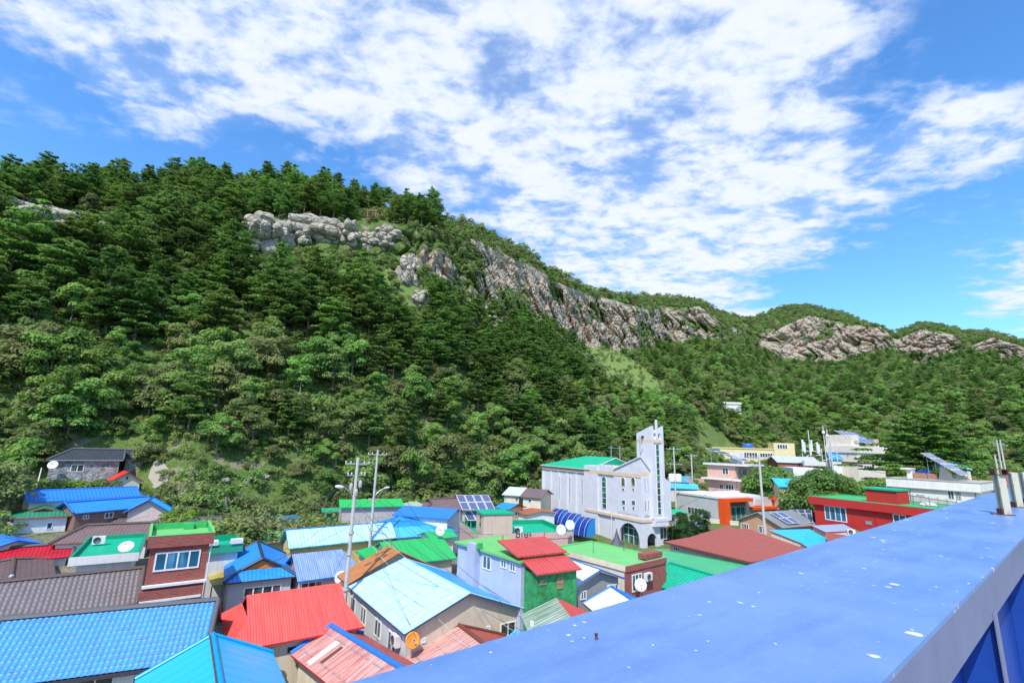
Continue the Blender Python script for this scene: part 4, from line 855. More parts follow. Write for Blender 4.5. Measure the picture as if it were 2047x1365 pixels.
# ================================================================ church
C0=PG(1285,1096); zg=float(C0[2]); az_=math.radians(-60); E1=np.array((math.cos(az_),math.sin(az_),0)); 
CHW=paint((.66,.65,.71),.25,.8,(.30,.29,.30)); BAND=paint((.72,.55,.38),.1)
def back_az(px,p,e):  # start point along -e from p whose sight column is px
    r=ray(*px); t_=(p[0]*r[1]-p[1]*r[0])/(e[0]*r[1]-e[1]*r[0]); return p-e*t_
far=back_az((1083,930),C0,E1); O=(far[0],far[1],zg+3.5); A=(C0[0],C0[1],zg+3.5)
h=Bld('church','pale grey church with tall bell tower, green hall roof and arched ground floor entrance','church',O,A,11,zg+3.5,base=zg-.5); h.ins=h.insx=0.0; CH=h
X=lambda px,py:float(h.hit('F',px,py,0)[0]); ZF=lambda px,py:float(h.hit('F',px,py,0)[2])
xh=X(1168,990); xb=X(1195,990); xf=X(1227,990); L=h.L; zhall=ZF(1120,933); zpil=ZF(1180,930); zcr=ZF(1210,932); zf0=ZF(1227,939); zap=ZF(1283,914); zb1=ZF(1255,1038)
y1=float(h.hit('R',1301,1000,0)[1]); zf2=float(h.hit('R',1301,941,0)[2])
b=MB(); b.box(0,xh,.25,10.8,0,zhall); b.build('hall_wall',CHW,h.root)
for k in range(6):  # slim buttresses
    x=xh*(k+.02)/5.1; b=MB(); b.box(x,x+.35,.02,.245,0,zhall-.9); b.build('buttress',CHW,h.root)
b=MB(); b.box(-.02,xh-.003,.05,.246,zhall-.62,zhall-.3); b.box(-.15,xh-.003,.0,.246,zhall-.12,zhall+.06); b.build('cornice',BAND,h.root)
b=MB(); b.box(xh,xb,-.05,6,0,zpil); b.build('pilaster_block',CHW,h.root)
b=MB(); b.box(xb+.003,xf,.15,6,0,zcr); 
for k in range(4): x=xb+(xf-xb)*(k+.15)/4; b.box(x,x+(xf-xb)*.15,.15,.4,zcr+.001,zcr+.28)
b.build('stair_bay',CHW,h.root)
b=MB(); zt0=.0
P1=[(xf+.003,.0),(L,.0),(L,y1+4),(xf+.003,y1+4)]
b.prism([(x,y,zb1) for x,y in P1],[(xf+.003,0,zf0),(L,0,zap),(L,y1+4,zf2-1.6),(xf+.003,y1+4,zf0-.5)]); b.build('front_block',CHW,h.root)
b=MB(); b.bar((xf,-.08,zf0+.08),(L+.05,-.08,zap+.08),.2,.16); b.bar((L+.08,-.05,zap+.08),(L+.08,y1,zf2+.08),.2,.16); b.build('parapet_coping',CHW,h.root)
# ground floor of the front block with arches
b=MB(); b.box(xb+.2,L-3.6,1.2,6,0,zb1-.003); b.build('ground_wall',CHW,h.root)
def archwall(face,a0,a1,zt,zs,p0,p1,name):
    "wall sheet with an arched opening p0..p1 (spring height zs)"
    b=MB(); N=12; c=(p0+p1)/2; R_=(p1-p0)/2; rise=min(R_,zt-.35-zs)
    f=(lambda a,d,z:(a,d,z)) if face=='F' else (lambda a,d,z:(L-d,a,z))
    def pr(poly): b.prism([f(a,.0,z) for a,z in poly],[f(a,.35,z) for a,z in poly])
    pr([(a0,0),(p0,0),(p0,zt),(a0,zt)]); pr([(p1,0),(a1,0),(a1,zt),(p1,zt)])
    for i in range(N):
        t0,t1=math.pi*i/N,math.pi*(i+1)/N; pr([(c-R_*math.cos(t0),zs+rise*math.sin(t0)),(c-R_*math.cos(t1),zs+rise*math.sin(t1)),(c-R_*math.cos(t1),zt),(c-R_*math.cos(t0),zt)])
    return b.build(name,CHW,h.root)
ga=X(1228,1070); archwall('F',xf+.1,L,zb1-.004,zb1-2.4,X(1238,1070),X(1278,1070),'arch_wall')
archwall('R',.36,y1+1.6,zb1-.004,zb1-2.4,.9,y1+.9,'arch_wall')
b=MB(); xa0,xa1=X(1238,1070),X(1278,1070); b.box(xa0-.1,xa1+.1,.9,.96,0,zb1-.1); o=b.build('entrance_glass',GRNG,h.root)
b=MB()
for i in range(5): x=xa0+(xa1-xa0)*i/4; b.box(x-.04,x+.04,.84,.899,.3,zb1-.2)
for z in (.35,1.6,2.6): b.box(xa0,xa1,.83,.838,z-.04,z+.04)
b.build('entrance_frame',TRW,o)
b=MB(); b.box(xh+.3,L+.12,-.14,1.0,zb1-.001,zb1+.38); b.box(L-3,L+.12,1.001,y1+.1,zb1-.001,zb1+.38); b.build('cornice_band',BAND,h.root)
b=MB(); b.box(xh-.02,L+.004,-.06,-.052,ZF(1240,951),ZF(1240,944)); b.box(L+.001,L+.012,0,y1,ZF(1283,950.5),ZF(1283,943)); b.build('painted_band',BAND,h.root)
# tower
yt0=y1; q=h.hit('R',1331,1000,-.5); yt1=float(q[1]); TW=yt1-yt0; xq=L+.5
pl_=h.p0+h.e2*yt0; r_=ray(1273,900); kk=((pl_-CAM)@h.e2)/(r_@h.e2); xl=float(h.toloc(CAM+r_*kk)[0]); print('tower',TW,xl,L)
ztl=float(h.toloc(CAM+ray(1273,866)*(((pl_-CAM)@h.e2)/(ray(1273,866)@h.e2)))[2]); ztr=float(h.hit('R',1304,851,-.5)[2])
zt3=float(h.hit('R',1326,852,-.5)[2]); zbell=float(h.hit('R',1315,877,-.5)[2]); th=.45
b=MB(); b.prism([(xl,yt0,zb1+.4),(xq,yt0,zb1+.4),(xq,yt0+th,zb1+.4),(xl,yt0+th,zb1+.4)],[(xl,yt0,ztl),(xq,yt0,ztr),(xq,yt0+th,ztr),(xl,yt0+th,ztl)])
b.prism([(xl,yt1-th,zb1+.4),(xq,yt1-th,zb1+.4),(xq,yt1,zb1+.4),(xl,yt1,zb1+.4)],[(xl,yt1-th,ztl-.3),(xq,yt1-th,zt3),(xq,yt1,zt3),(xl,yt1,ztl-.3)])
b.box(xl+.1,xq-.12,yt0+th,yt1-th,zb1+.4,zbell); b.build('tower_wall',CHW,h.root)
b=MB(); b.box(xl-.006,xq+.006,yt0-.006,yt1+.006,zbell-.55,zbell-.15) ; b.build('tower_band',BAND,h.root)
b=MB(); b.box(xq-.35,xq-.15,yt0+th,yt1-th,ztr-1.0,ztr-.75); b.box(xq-.3,xq-.05,(yt0+yt1)/2-.13,(yt0+yt1)/2+.13,zbell,ztr+.9); b.build('bell_frame',TRW,h.root)
b=MB(); b.lathe((xq-1.0,(yt0+yt1)/2,zbell+.02),(0,0,1),[(.85,0),(.62,.25),(.5,.9),(.35,1.2),(0,1.3)],16); b.build('bell',TRW,h.root)
b=MB(); b.box(xl+.4,xq+.05,yt0+.1,yt1+.35,zb1-.6,zb1+.42-.02) ; b.box(L-3.2,xq+.1,y1+.3,yt1+.5,zb1+.05,zb1+.45); b.build('canopy_slab',CHW,h.root)
b=MB(); b.box(L-3.4,xq-.9,y1+1.7,yt1+.25,0,zb1+.02); b.build('tower_base',CHW,h.root)
h.win_loc('R',*(lambda a,c:(a,c))(yt0+TW*.5-.36,yt0+TW*.5+.36),zb=float(h.hit('R',1318,1029,-.5)[2]),zt=float(h.hit('R',1314,886,-.5)[2]),off=xq-.115,n=1,rows=11,glass=GRNG,fw=.07,arch=True)
h.win_loc('R',y1+1.9,y1+3.3,1.3,2.9,off=xq-.9,n=2,glass=BLKG)
# windows
h.win('F',1203.3,951.5,1212.5,1017,1,rows=6,glass=GRNG,arch=True,ins=.15,fw=.07)
for a in ((1241.8,953.3,1250,972.4),(1261.4,953.3,1270,972.4)): h.win('F',*a,1,rows=1,arch=True,glass=glassm((.10,.09,.05)),ins=0,fw=.07)
for a in ((1243.3,975,1249,980.5),(1263.3,975,1269,980.5),(1242.8,999,1250.5,1009),(1244.5,1011.5,1250,1018.5),(1262.4,999.5,1270.4,1009.5),(1264,1012,1269.5,1018.5)): h.win('F',*a,1,glass=GRNG,ins=0,fw=.06)
for a in ((1287.6,954,1289.8,981),(1293.8,954,1296,981),(1288,999,1290.6,1018.5),(1294.6,999,1297,1018.5)): h.win('R',*a,1,glass=BLKG,ins=0,fw=.04,arch=True)
for x0,yy,y2 in ((1098.3,948,994),(1117.6,950.5,998),(1138.3,952.5,1003.5),(1163,955,1008)): h.win('F',x0,yy,x0+2.4,y2,1,rows=5,glass=GRNG,ins=.25,fw=.05,arch=True)
b=MB()
for i in range(8):
    x=xf+.9+(L-xf-1.4)*i/8; z=zb1+.62; s_=.30; b.box(x,x+.06,-.03,-.001,z,z+s_); b.box(x+.06,x+s_*.7,-.03,-.001,z+s_*(.2+.5*((i*7)%3)/2),z+s_*(.3+.5*((i*7)%3)/2)); b.box(x+s_*.7,x+s_*.7+.05,-.03,-.001,z-.02,z+s_)
for i in range(4):
    y=.5+(y1-.8)*i/4; z=zb1+.62; b.box(L+.001,L+.03,y,y+.07,z,z+.34); b.box(L+.001,L+.03,y+.07,y+.3,z+.12,z+.19)
b.build('lettering',simple('letter_bronze',(.40,.36,.28),.5),h.root)
# hall roof
rr_=ray(1190,912); k_=((h.p0-CAM)@h.e2+5.4)/(rr_@h.e2); zr=float((CAM+rr_*k_)[2])-h.zb; RGN=metal_roof((.0,.42,.22),.45,fade=(.02,.5,.28),fa=.3,dirt=.08); b=MB(); W=11.1
xr0=X(1136,920)*.75; b.slab([(-.3,-.2,zhall+.08),(xh+1.5,-.2,zhall+.08),(xh+1.5,5.4,zr),(xr0,5.4,zr)],.12,0,1); b.slab([(-.3,W,zhall+.08),(xh+1.5,W,zhall+.08),(xh+1.5,5.4,zr),(xr0,5.4,zr)],.12,0,1); b.slab([(-.3,-.2,zhall+.08),(-.3,W,zhall+.08),(xr0,5.4,zr)],.12,0,1); b.build('hall_roof',[RGN,TRW],h.root)
b=MB(); b.prism([(xh+1.3,0,zhall+.05),(xh+1.3,W-.2,zhall+.05),(xh+1.3,5.4,zr-.15)],[(xh+1.45,0,zhall+.05),(xh+1.45,W-.2,zhall+.05),(xh+1.45,5.4,zr-.15)]); b.build('roof_gable',FD,h.root)
# cross, aerial and downpipe
b=MB(); x=L-.6; b.tube([(x,.6,zap-.6),(x,.6,zap+2.9)],.05,6); b.bar((x-.0,.6-.55,zap+2.3),(x,.6+.55,zap+2.3),.09,.09); b.build('cross',GAL,h.root)
b=MB(); 
for dx in (0,2.2): b.tube([(xh*.72+dx,8.8,zhall),(xh*.72+dx,8.8,zr+1.9)],.08,6)
b.tube([(xh*.72-.8,8.8,zr+1.5),(xh*.72+3.2,8.8,zr+1.5)],.05,6); b.build('aerial_frame',GAL,h.root)
b=MB(); b.tube([(xf-.3,-.25,0),(xf-.3,-.25,zb1+1.2)],.06,6); b.build('downpipe',TRW,h.root)
# floodlight on the tower
b=MB(); b.box(xl+1.2,xl+1.5,yt0-.25,yt0-.01,ztl-.6,ztl-.35); b.bar((xl+1.35,yt0-.02,ztl-.45),(xl+1.35,yt0-.5,ztl-.7),.12,.12); b.build('floodlight',DK,h.root)
# slate lamp turret in front of the church
p=P(1233,1092,2.2); r=empty('turret_roof','small dark pointed slate turret beside the white pole in front of the church','turret',(p[0],p[1],0.5))
b=MB(); b.lathe((0,0,1.9),(0,0,1),[(.85,0),(.45,.55),(.2,1.2),(0,2.0)],4); b.build('spire',simple('slate',(.10,.09,.12),.7,bscale=8),r); b=MB(); b.box(-.35,.35,-.35,.35,0,1.95); b.build('shaft',WP,r)
# ================================================================ right centre
GL_=paint((.50,.50,.50),.2); OR=simple('signal_orange',(.80,.085,.01),.5)
h=Bld('hall','long grey hall with white roof edge and bold orange portal frames','hall',(1437,994),(1594,989),(1333,983),6.2); h.walls(GL_,.05,h.h-.25); h.done_walls()
b=MB(); b.box(-.1,h.L*.35,-.0,h.W+.1,h.h-.248,h.h+.08); b.box(h.L*.35+.003,h.L+.1,1.5,h.W+.1,h.h-.248,h.h-.05); b.build('roof_slab',TRW,h.root)
def portal(x0,x1,side,nm):
    b=MB(); z1=h.h-.12; b.box(x0,x1,-1.3,.04,z1-.55,z1); 
    if side=='l': b.box(x0,x0+1.3,-1.3,.04,0,z1-.551)
    else: b.box(x1-1.0,x1,-1.3,.04,0,z1-.551)
    b.build('portal_frame',OR,h.root)
xa=float(h.hit('F',1492,1000)[0]); xc=float(h.hit('F',1541,1000)[0]); portal(-.2,xa,'l','');portal(xc,h.L+.2,'r','')
for x0,x1 in ((1.4,xa-.3),(xc+.3,h.L-1)): b=MB(); b.box(x0,x1,.0,.045,0,h.h-.7); b.build('porch_wall',paint((.20,.14,.13),.3),h.root)
h.win_loc('F',1.7,xa-.6,.3,2.9,.0,4,frame=TRW,glass=GRNG); h.win_loc('F',xc+.6,h.L-1.3,.3,2.9,.0,4,glass=GRNG)
b=MB(); b.box(xa+.6,xc+.6,-1.1,.04,h.h*.52,h.h*.52+.45); b.build('awning',OR,h.root)
b=MB(); b.box(xa+1.9,xa+4.2,-.12,.045,h.h*.66,h.h*.92); o=b.build('sign_board',TRW,h.root)
b=MB()
for k in range(4): z=h.h*(.69+.05*k); b.box(xa+2.1,xa+4.0,-.126,-.121,z,z+.12)
b.build('sign_lines',simple('line_grey',(.45,.45,.45),.6),o)
h.win('L',1375,1014,1402,1029,4,rows=1,fw=.06,glass=BLKG)
h=Bld('house','rear pink two storey house, upper floor with white roof slab and solar panels','house',(1409,925),(1471,930),7,None,d=112,az=-50); h.walls(paint((.66,.40,.31),.2),.3,h.h-.3); h.done_walls(); b=MB(); b.box(-.3,h.L+2.5,-.3,h.W+.3,h.h-.298,h.h+.05); b.build('roof_slab',TRW,h.root)
PKS=paint((.66,.40,.31),.2); h.win('F',1444,935,1456,948,2,fw=.08,glass=BLKG)
zl=float(h.hit('F',1440,957)[2]); b=MB(); b.box(-.6,h.L+6,-.8,h.W+1,zl-.15,zl+.15); b.build('balcony_slab',TRW,h.root); b=MB(); b.box(h.L-.25,h.L+5.5,.35,h.W,-.2,zl-.16); b.build('lower_wall',PKS,h.root)
h.win('F',1438,967,1446,978,2,fw=.08,glass=BLKG,ins=.3); h.win('F',1451,968,1467,979,3,fw=.08,glass=BLKG); h.win_loc('R',1.0,2.6,zl+.9,zl+2.2,None,2); h.win_loc('R',3.4,5,zl+.9,zl+2.2,None,2)
b=MB(); b.box(h.L-3,h.L-1,h.W-3,h.W-1,h.h+.051,h.h+2.2); b.build('roof_box',TRW,h.root)
q=h.p0+np.array((0,0,0)); z_=h.z
def Wp(h,x,y,z): v=h.p0+h.e1*x+h.e2*y; return (v[0],v[1],h.zb+z)
panels([Wp(h,0,.5,h.h+3.1),Wp(h,h.L+1,.5,h.h+.7),Wp(h,h.L+1,4.5,h.h+.7),Wp(h,0,4.5,h.h+3.1)],4,2,'dark solar array sloping on the roof of the rear pink house',zg=h.z)
b=MB(); st=h.hit('L',1400,960)
r=empty('outside_stair','diagonal outside stair with railing left of the rear pink house','stairs',Wp(h,-3.5,-1.5,0),h.ang)
b=MB()
for k in range(14): b.box(k*.42,k*.42+.4,-.6,.6,max(0,5.2-k*.38-.5),5.2-k*.38)
b.build('steps',paint((.55,.36,.30),.2),r); b=MB(); b.tube([(0,-.6,6.1),(5.8,-.6,1.2)],.04,5); b.tube([(0,-.6,5.2),(0,-.6,6.1)],.04,5); b.tube([(5.8,-.6,.3),(5.8,-.6,1.2)],.04,5); b.build('railing',TRG,r)
YL=paint((.74,.62,.34),.15)
h=Bld('school','wide pale yellow three storey building with stair tower behind the village','building',(1425,895),(1546,900),13,None,d=172,az=-14); h.walls(YL,.0); h.insx=0; h.done_walls()
b=MB(); b.box(-.2,h.L,-.2,h.W,h.h-.018,h.h+.3); b.build('parapet',YL,h.root)
for z0,z1,xa,xb in ((904,916,1487,1514),(905.5,915,1519,1545),(923,933,1500,1518),(924,934,1521,1545),(941,950,1500,1520)): h.win('F',xa,z0,xb,z1,5,glass=BLKG,fw=.12)
xt=h.L; zt=float(h.hit('F',1550,885)[2]); b=MB(); b.box(h.L+.003,h.L+6,-.6,6,0,zt); b.build('stair_tower',YL,h.root); h.win_loc('F',h.L+1,h.L+4,h.h+.2,h.h+1.7,-.6,4,fw=.15,glass=BLKG)
tank(Wp(h,h.L*.66,6,h.h+.3),'blue water tank lying on the pale yellow building roof',1.7,1.5)
h=gab('long grey metal roofed building with brick wall below the yellow building',(1553,923),(1642,925),9,None,brick((.33,.10,.08)),metal_roof((.42,.46,.58),.5,fade=(.55,.6,.7),fa=.5),d=135,az=-12,rise=1.4,trim=TRW,cat='building')
h=Bld('house','low mint and white building between the two round trees','house',(1587,939),(1642,942),8,None,d=116,az=-14); h.walls(paint((.30,.56,.46),.2),.1); h.done_walls(); b=MB(); b.box(-.2,h.L+.2,-.2,h.W,h.h-1.4,h.h+.4); b.build('parapet',WP,h.root)
h=gab('low blue roof partly hidden by the round trees',(1556,972),(1650,971),5,None,CP,metal_roof(SKY,.3,fa=.3),d=100,az=-5,rise=1.3)
h=gab('small bright blue box roof left of the beige tower block',(1660,918),(1686,920),6,None,WP,metal_roof((.01,.26,.72),.4),d=150,az=-20,rise=1.8)
# antennas
aw=PD(1630,922,134); r=empty('antenna_mast','cluster of white telecom antenna panels and masts on the brick walled roof','antennas',(aw[0],aw[1],aw[2]-1))
AW=simple('antenna_white',(.68,.68,.68),.5)
for i in range(6):
    b=MB(); x=-2.6+i*.85; y=(i%2)*.8; b.box(x-.22,x+.22,y-.1,y+.1,3.2-(i%3)*.4,5.9-(i%3)*.5); b.build('panel_antenna',AW,r)
for i,(x,hh) in enumerate(((-1.0,8.2),(2.6,9.2),(3.4,8.3),(5.2,6.9))):
    b=MB(); b.tube([(x,0,0),(x,0,hh)],.09,5)
    if i in(1,2): b.lathe((x,0,hh*.8),(0,0,1),[(.3,0),(.35,.2),(.3,.6),(0,.7)],8)
    b.build('mast',AW,r)
b=MB()
for k in range(6): b.bar((-2.8+k*1.5,0,1.2+(k%3)*.6),(-1.4+k*1.5,0,2.4-(k%2)*.8),.12,.12)
b.box(-2.8,2.2,-.3,.5,0,1.0); b.tube([(-2.7,.3,0),(-2.7,.3,4)],.08,5); b.tube([(1.9,.3,0),(1.9,.3,4)],.08,5); b.tube([(-2.8,.35,3.3),(2.1,.35,3.3)],.07,5); b.build('frame',AW,r)
BG=paint((.80,.71,.60),.18)
h=Bld('building','beige three storey building with stepped top, left of the huge pine','building',(1711,896),(1764,898),7.5,None,d=150,az=24); h.walls(BG,.0); h.insx=0; h.done_walls()
b=MB(); b.box(-.3,h.L+.2,-.3,h.W+.2,h.h-1.1,h.h+.6); b.build('parapet',BG,h.root); b=MB(); b.box(0.2,h.L*.3,1,h.W,h.h+.6,h.h+3.4); b.build('penthouse',BG,h.root)
h.win('F',1720,908,1741,917,4,glass=BLKG,fw=.12); h.win('F',1727,930,1748,939,4,glass=BLKG,fw=.12); h.win('L',1692,906,1697,913,2,glass=BLKG,fw=.1)
b=MB(); z=float(h.hit('F',1730,925)[2]); b.box(-.12,h.L+.1,-.12,h.W,z-.15,z+.15); b.build('string_course',TRBR,h.root)
panels([Wp(h,1,.5,h.h+1.6),Wp(h,h.L-.5,.5,h.h+1.3),Wp(h,h.L-2,5,h.h+4.2),Wp(h,0,5,h.h+4.6)],4,2,'blue solar panels on top of the beige three storey building',zg=h.z)
h=Bld('building','small pinkish building half hidden behind the big tree','building',(1753,897),(1772,898),6,None,d=190,az=10); h.walls(PK,.0); h.insx=0; h.done_walls(); b=MB(); b.box(-.2,h.L+.2,-.2,h.W,h.h+.001,h.h+.4); b.build('roof_slab',WP,h.root); b=MB(); b.box(.2,h.L*.6,1,4,h.h+.4,h.h+3); b.build('penthouse',PK,h.root)
# white flat building
h=Bld('building','long white flat roofed building with grid window behind the red building','building',(1771,955),(1957,966),10,10.3); h.walls(paint((.78,.74,.68),.2),.25,h.h-.2); h.done_walls()
b=MB(); b.box(-.05,h.L+.05,-.05,h.W,h.h-1.25,h.h); b.build('parapet',paint((.80,.77,.71),.25),h.root); b=MB(); b.box(-.15,h.L+.15,-.15,.0,h.h-1.4,h.h-1.25); b.box(-.12,h.L+.12,-.12,h.W,h.h+.001,h.h+.08); b.build('coping',paint((.42,.38,.33),.2),h.root)
h.win('F',1910,982,1922,999,4,rows=4,glass=BLKG,fw=.05); h.win('F',1895,981,1907,997,2,glass=BLKG,fw=.06); h.win('F',1831,987,1839,991,2,glass=BLKG); h.win('F',1841,988,1849,992,2,glass=BLKG)
b=MB(); 
for px_ in (1781,1818,1948): x=float(h.hit('F',px_,975)[0]); b.tube([(x,.17,0),(x,.17,h.h-1.3)],.06,5); 
b.build('downpipe',simple('pipe_brown',(.25,.17,.13),.6),h.root)
tank(Wp(h,h.L*.36,5,h.h+.08),'blue water tank behind the brick wall on the white flat building',1.0,1.5)
b=MB(); b.box(h.L*.26,h.L*.52,3.2,3.5,h.h+.08,h.h+1.0); b.build('roof_wall',brick((.50,.24,.17)),h.root); b=MB(); b.box(h.L*.19,h.L*.25,3,5,h.h+.08,h.h+1.5); b.box(h.L*.13,h.L*.255,2.6,5.4,h.h+1.501,h.h+1.75); b.build('roof_hut',WP,h.root)
panels([Wp(h,h.L*.40,2,h.h+4.3),Wp(h,h.L*.80,2,h.h+1.0),Wp(h,h.L*.84,6.5,h.h+1.0),Wp(h,h.L*.44,6.5,h.h+4.3)],4,3,'steep grey solar array on steel legs on the white flat building',zg=h.z)
b=MB(); b.slab([(h.L*.60,2.2,h.h+2.4),(h.L*.72,1.4,h.h+1.2),(h.L*.72,1.4,h.h+.1),(h.L*.55,2.6,h.h+.1)],.1); b.build('tarpaulin',simple('tarp_grey',(.30,.30,.30),.8,bscale=3),h.root)
h=gab('beige hut with pale blue roof behind the grey solar array',(1888,936),(1944,937),5,None,paint((.70,.60,.46),.2),metal_roof((.18,.48,.80),.5),d=122,az=-10,rise=1.0,cat='hut',ins=.25)
# railing in front of the white building
rr0=PD(1811,1000,84); rr1=PD(1915,1010,76); d_=rr1-rr0; Lr=float(np.linalg.norm(d_[:2])); zr0=H(rr0[0],rr0[1]); r=empty('railing','pale metal railing along the terrace in front of the white flat building','railing',(rr0[0],rr0[1],rr0[2]-1.2),math.atan2(d_[1],d_[0]))
b=MB()
for k in range(int(Lr/.18)): b.box(k*.18,k*.18+.03,-.015,.015,.95,1.9)
b.build('balusters',GAL,r); b=MB(); b.box(0,Lr,-.04,.04,1.9,1.98); b.box(0,Lr,-.03,.03,.9,.949)
for k in range(7): b.box(Lr*k/6.05,Lr*k/6.05+.08,-.05,-.02,0,2.2)
b.build('rails',GAL,r); b=MB(); b.box(-1,Lr+1,-.1,1.5,-6,-.001); b.build('terrace_wall',paint((.45,.55,.40),.3),r)
# red building
RDW=paint((.50,.025,.02),.15); 
h=Bld('building','large deep red flat roofed building with green roof deck and white windows','building',(1615,991),(1929,1014),9,8.1,az=-62); h.walls(RDW,.45,h.h-.7); h.done_walls(); h.flat(FGL,.1,.2,RDW,inner=FGL,face=1.0); RB=h
b=MB(); b.box(-.01,h.L+.01,-.01,.2,h.h+.001,h.h+.06); b.box(-.01,h.L+.01,h.W-.2,h.W,h.h+.001,h.h+.06); b.build('coping',FG,h.root)
h.win('F',1649,1012,1692,1041,4,fw=.1,glass=BLUG); h.win('F',1786,1028,1812,1052,2,fw=.1,glass=BLUG); h.win('F',1731,1041,1743,1048,1,frame=GAL,glass=GAL,name='vent')
x0=float(h.hit('F',1731,990,2.5)[0]); x1=float(h.hit('F',1793,990,2.5)[0]); zt=float(h.hit('F',1760,979,2.5)[2]); b=MB(); b.box(x0,x1,2.5,5.5,h.h-.1,zt); b.build('stair_block',RDW,h.root); b=MB(); b.box(x0-.2,x1+.1,2.3,5.7,zt+.001,zt+.2); b.build('stair_block_roof',FG,h.root)
b=MB(); b.lathe(tuple(h.toloc(P(1856,1009,8.1))),(0,0,1),[(.9,0),(.7,.25),(0,.35)],12); b.build('roof_dome',WP,h.root)
b=MB(); x=float(h.hit('F',1742,1040)[0]); b.tube([(x+.6,.38,0),(x+.6,.38,h.h-.8)],.05,5); b.build('downpipe',RDW,h.root)
ORW=paint((.58,.33,.20),.2)
h=gab('orange rendered house with grey gable roof and solar panels beside the concrete pole',(1471,1038),(1564,1054),8,4.3,ORW,metal_roof((.20,.21,.21),.5,fade=(.26,.27,.26),fa=.4),rpx=(1511,1023),axis='y',trim=simple('trim_pale',(.35,.36,.38),.6)); h.win('F',1483,1046,1497,1060,3,fw=.08); h.win('F',1517,1051,1532,1066,2,fw=.08)
k=h.rise/(h.L/2); F_=lambda x,y:Wp(h,x,y,h.h+(h.L-x)*k+.25)
panels([F_(h.L*.97,1.6),F_(h.L*.97,4.4),F_(h.L*.60,4.4),F_(h.L*.60,1.6)],2,2,'blue solar panels on the grey roof of the orange house',zg=h.z-.4)
panels([P(1602,1042,4.6),P(1626,1044,4.6),P(1622,1018,5.5),P(1578,1018,5.5)],3,3,'dark blue solar array between the orange house and red building',zg=2.0)
# bright blue sloped roof and neighbours at the parapet edge
def poly_house(label,pts,wall,mat,trim,th=.1,zb=0,cat='house'):
    q=[P(*p) for p in pts]; c=sum(q)/len(q); r=empty('house',label,cat,(c[0],c[1],zb)); o_=np.array((c[0],c[1],zb)); b=MB(); b.slab([p-o_ for p in q],th,0,1); b.build('roof',[mat,trim],r)
    cc=c-o_; ins=[cc+(p-o_-cc)*.93 for p in q]; b=MB(); b.prism([(p[0],p[1],0) for p in ins],[(p[0],p[1],p[2]-th-.03) for p in ins]); b.build('wall',wall,r); return r
poly_house('house with plain bright blue sloping roof right of the brown hip roof',[(1536,1059,4.6),(1600,1084,3.8),(1626,1101,3.5),(1655,1079,3.8),(1619,1057,4.8)],CP,metal_roof((.02,.38,.78),.8,fa=.3,dirt=.05),TRR)
poly_house('low house with peeling blue and red roof beneath the red building',[(1622,1050,4.8),(1650,1063,4.4),(1712,1060,4.6),(1686,1047,5.0)],CP,metal_roof((.20,.42,.72),.3,fade=(.62,.18,.14),fa=.55),TRR)
poly_house('low green flat roof below the windows of the red building',[(1662,1063,4.2),(1722,1076,3.8),(1795,1054,4.2),(1712,1060,4.4)],CP,metal_roof((.01,.38,.10),.3,fa=.2),TRG)
poly_house('small brick house with orange red tiled roof at the parapet edge',[(1650,1064,4.5),(1655,1084,4.0),(1712,1087,4.0),(1729,1074,4.3)],BRK,tile_roof((.42,.09,.06),.3,.25),TRBR)
ac(P(1702,1069,4.4),-.3,'white air conditioner unit beside the orange red tiled roof and green flat roof',1.0)
h=gab('small house with green hipped gable roof between the church and grey hall',(1325,1030),(1379,1025),6,3.6,PK,metal_roof((.0,.42,.20),.4,fa=.2,dirt=.05),rpx=(1350,1012),axis='y',hip=(2.2,0),gablet=.55,trim=TRR,gmat=FD); h.win('F',1341,1035,1350,1050,3,fw=.07)
# cream garden wall
w0=P(1408,1036,2.6); w1=P(1476,1042,2.6); d_=w1-w0; r=empty('garden_wall','cream rendered garden wall in front of the grey hall','wall',(w0[0],w0[1],0.3),math.atan2(d_[1],d_[0])); Lw=float(np.linalg.norm(d_[:2]))
b=MB(); b.box(0,Lw,0,.25,0,2.2); b.build('wall_body',CP,r); b=MB(); b.box(-.05,Lw+.05,-.05,.3,2.201,2.3); b.build('coping',WP,r)
# blue pavilion
p=P(1606,1012,5.4); r=empty('pavilion','small blue pavilion with pointed roof and white posts by the red building','pavilion',(p[0],p[1],1.5)); BLP=simple('pav_blue',(.01,.20,.62),.4)
b=MB(); b.lathe((0,0,4.2),(0,0,1),[(2.3,0),(2.0,.3),(.6,1.0),(0,1.5)],4); b.build('roof',BLP,r); b=MB(); b.box(-1.5,1.5,-1.5,1.5,2.2,4.19); b.build('side_sheet',BLP,r); b=MB()
for x in (-1.5,1.5):
    for y in (-1.5,1.5): b.box(x-.08,x+.08,y-.08,y+.08,0,4.19)
b.build('post',TRW,r)
# mural coloured walls and blue roofs behind the grey hall
h=gab('low sky blue roof behind the grey hall',(1331,974),(1396,976),5,None,paint((.6,.52,.5),.2),metal_roof(SKY,.4),d=106,az=-20,rise=.8)
h=gab('blue roofed house with orange wall behind the low sky blue roof',(1338,962),(1384,963),6,None,paint((.6,.25,.1),.2),metal_roof((.02,.3,.74),.4),d=120,az=-25,rise=1.2,trim=TRBR)
h=Bld('wall','long salmon boundary wall at the foot of the far slope','wall',(1334,953),(1408,957),.4,None,d=128,az=-18); h.walls(paint((.55,.33,.24),.3),0); h.insx=0; h.done_walls()
# far white hut on the slope
for (px_,py_,lab) in ((1463,822,'tiny white hut half hidden among the trees on the far slope'),):
    g=PG(px_,py_); h=gab(lab,(g[0]-4,g[1],g[2]+3),(g[0]+4,g[1]-.5,g[2]+3),4,float(g[2])+3,WP,metal_roof((.7,.7,.7),.4),rise=.8,cat='hut')
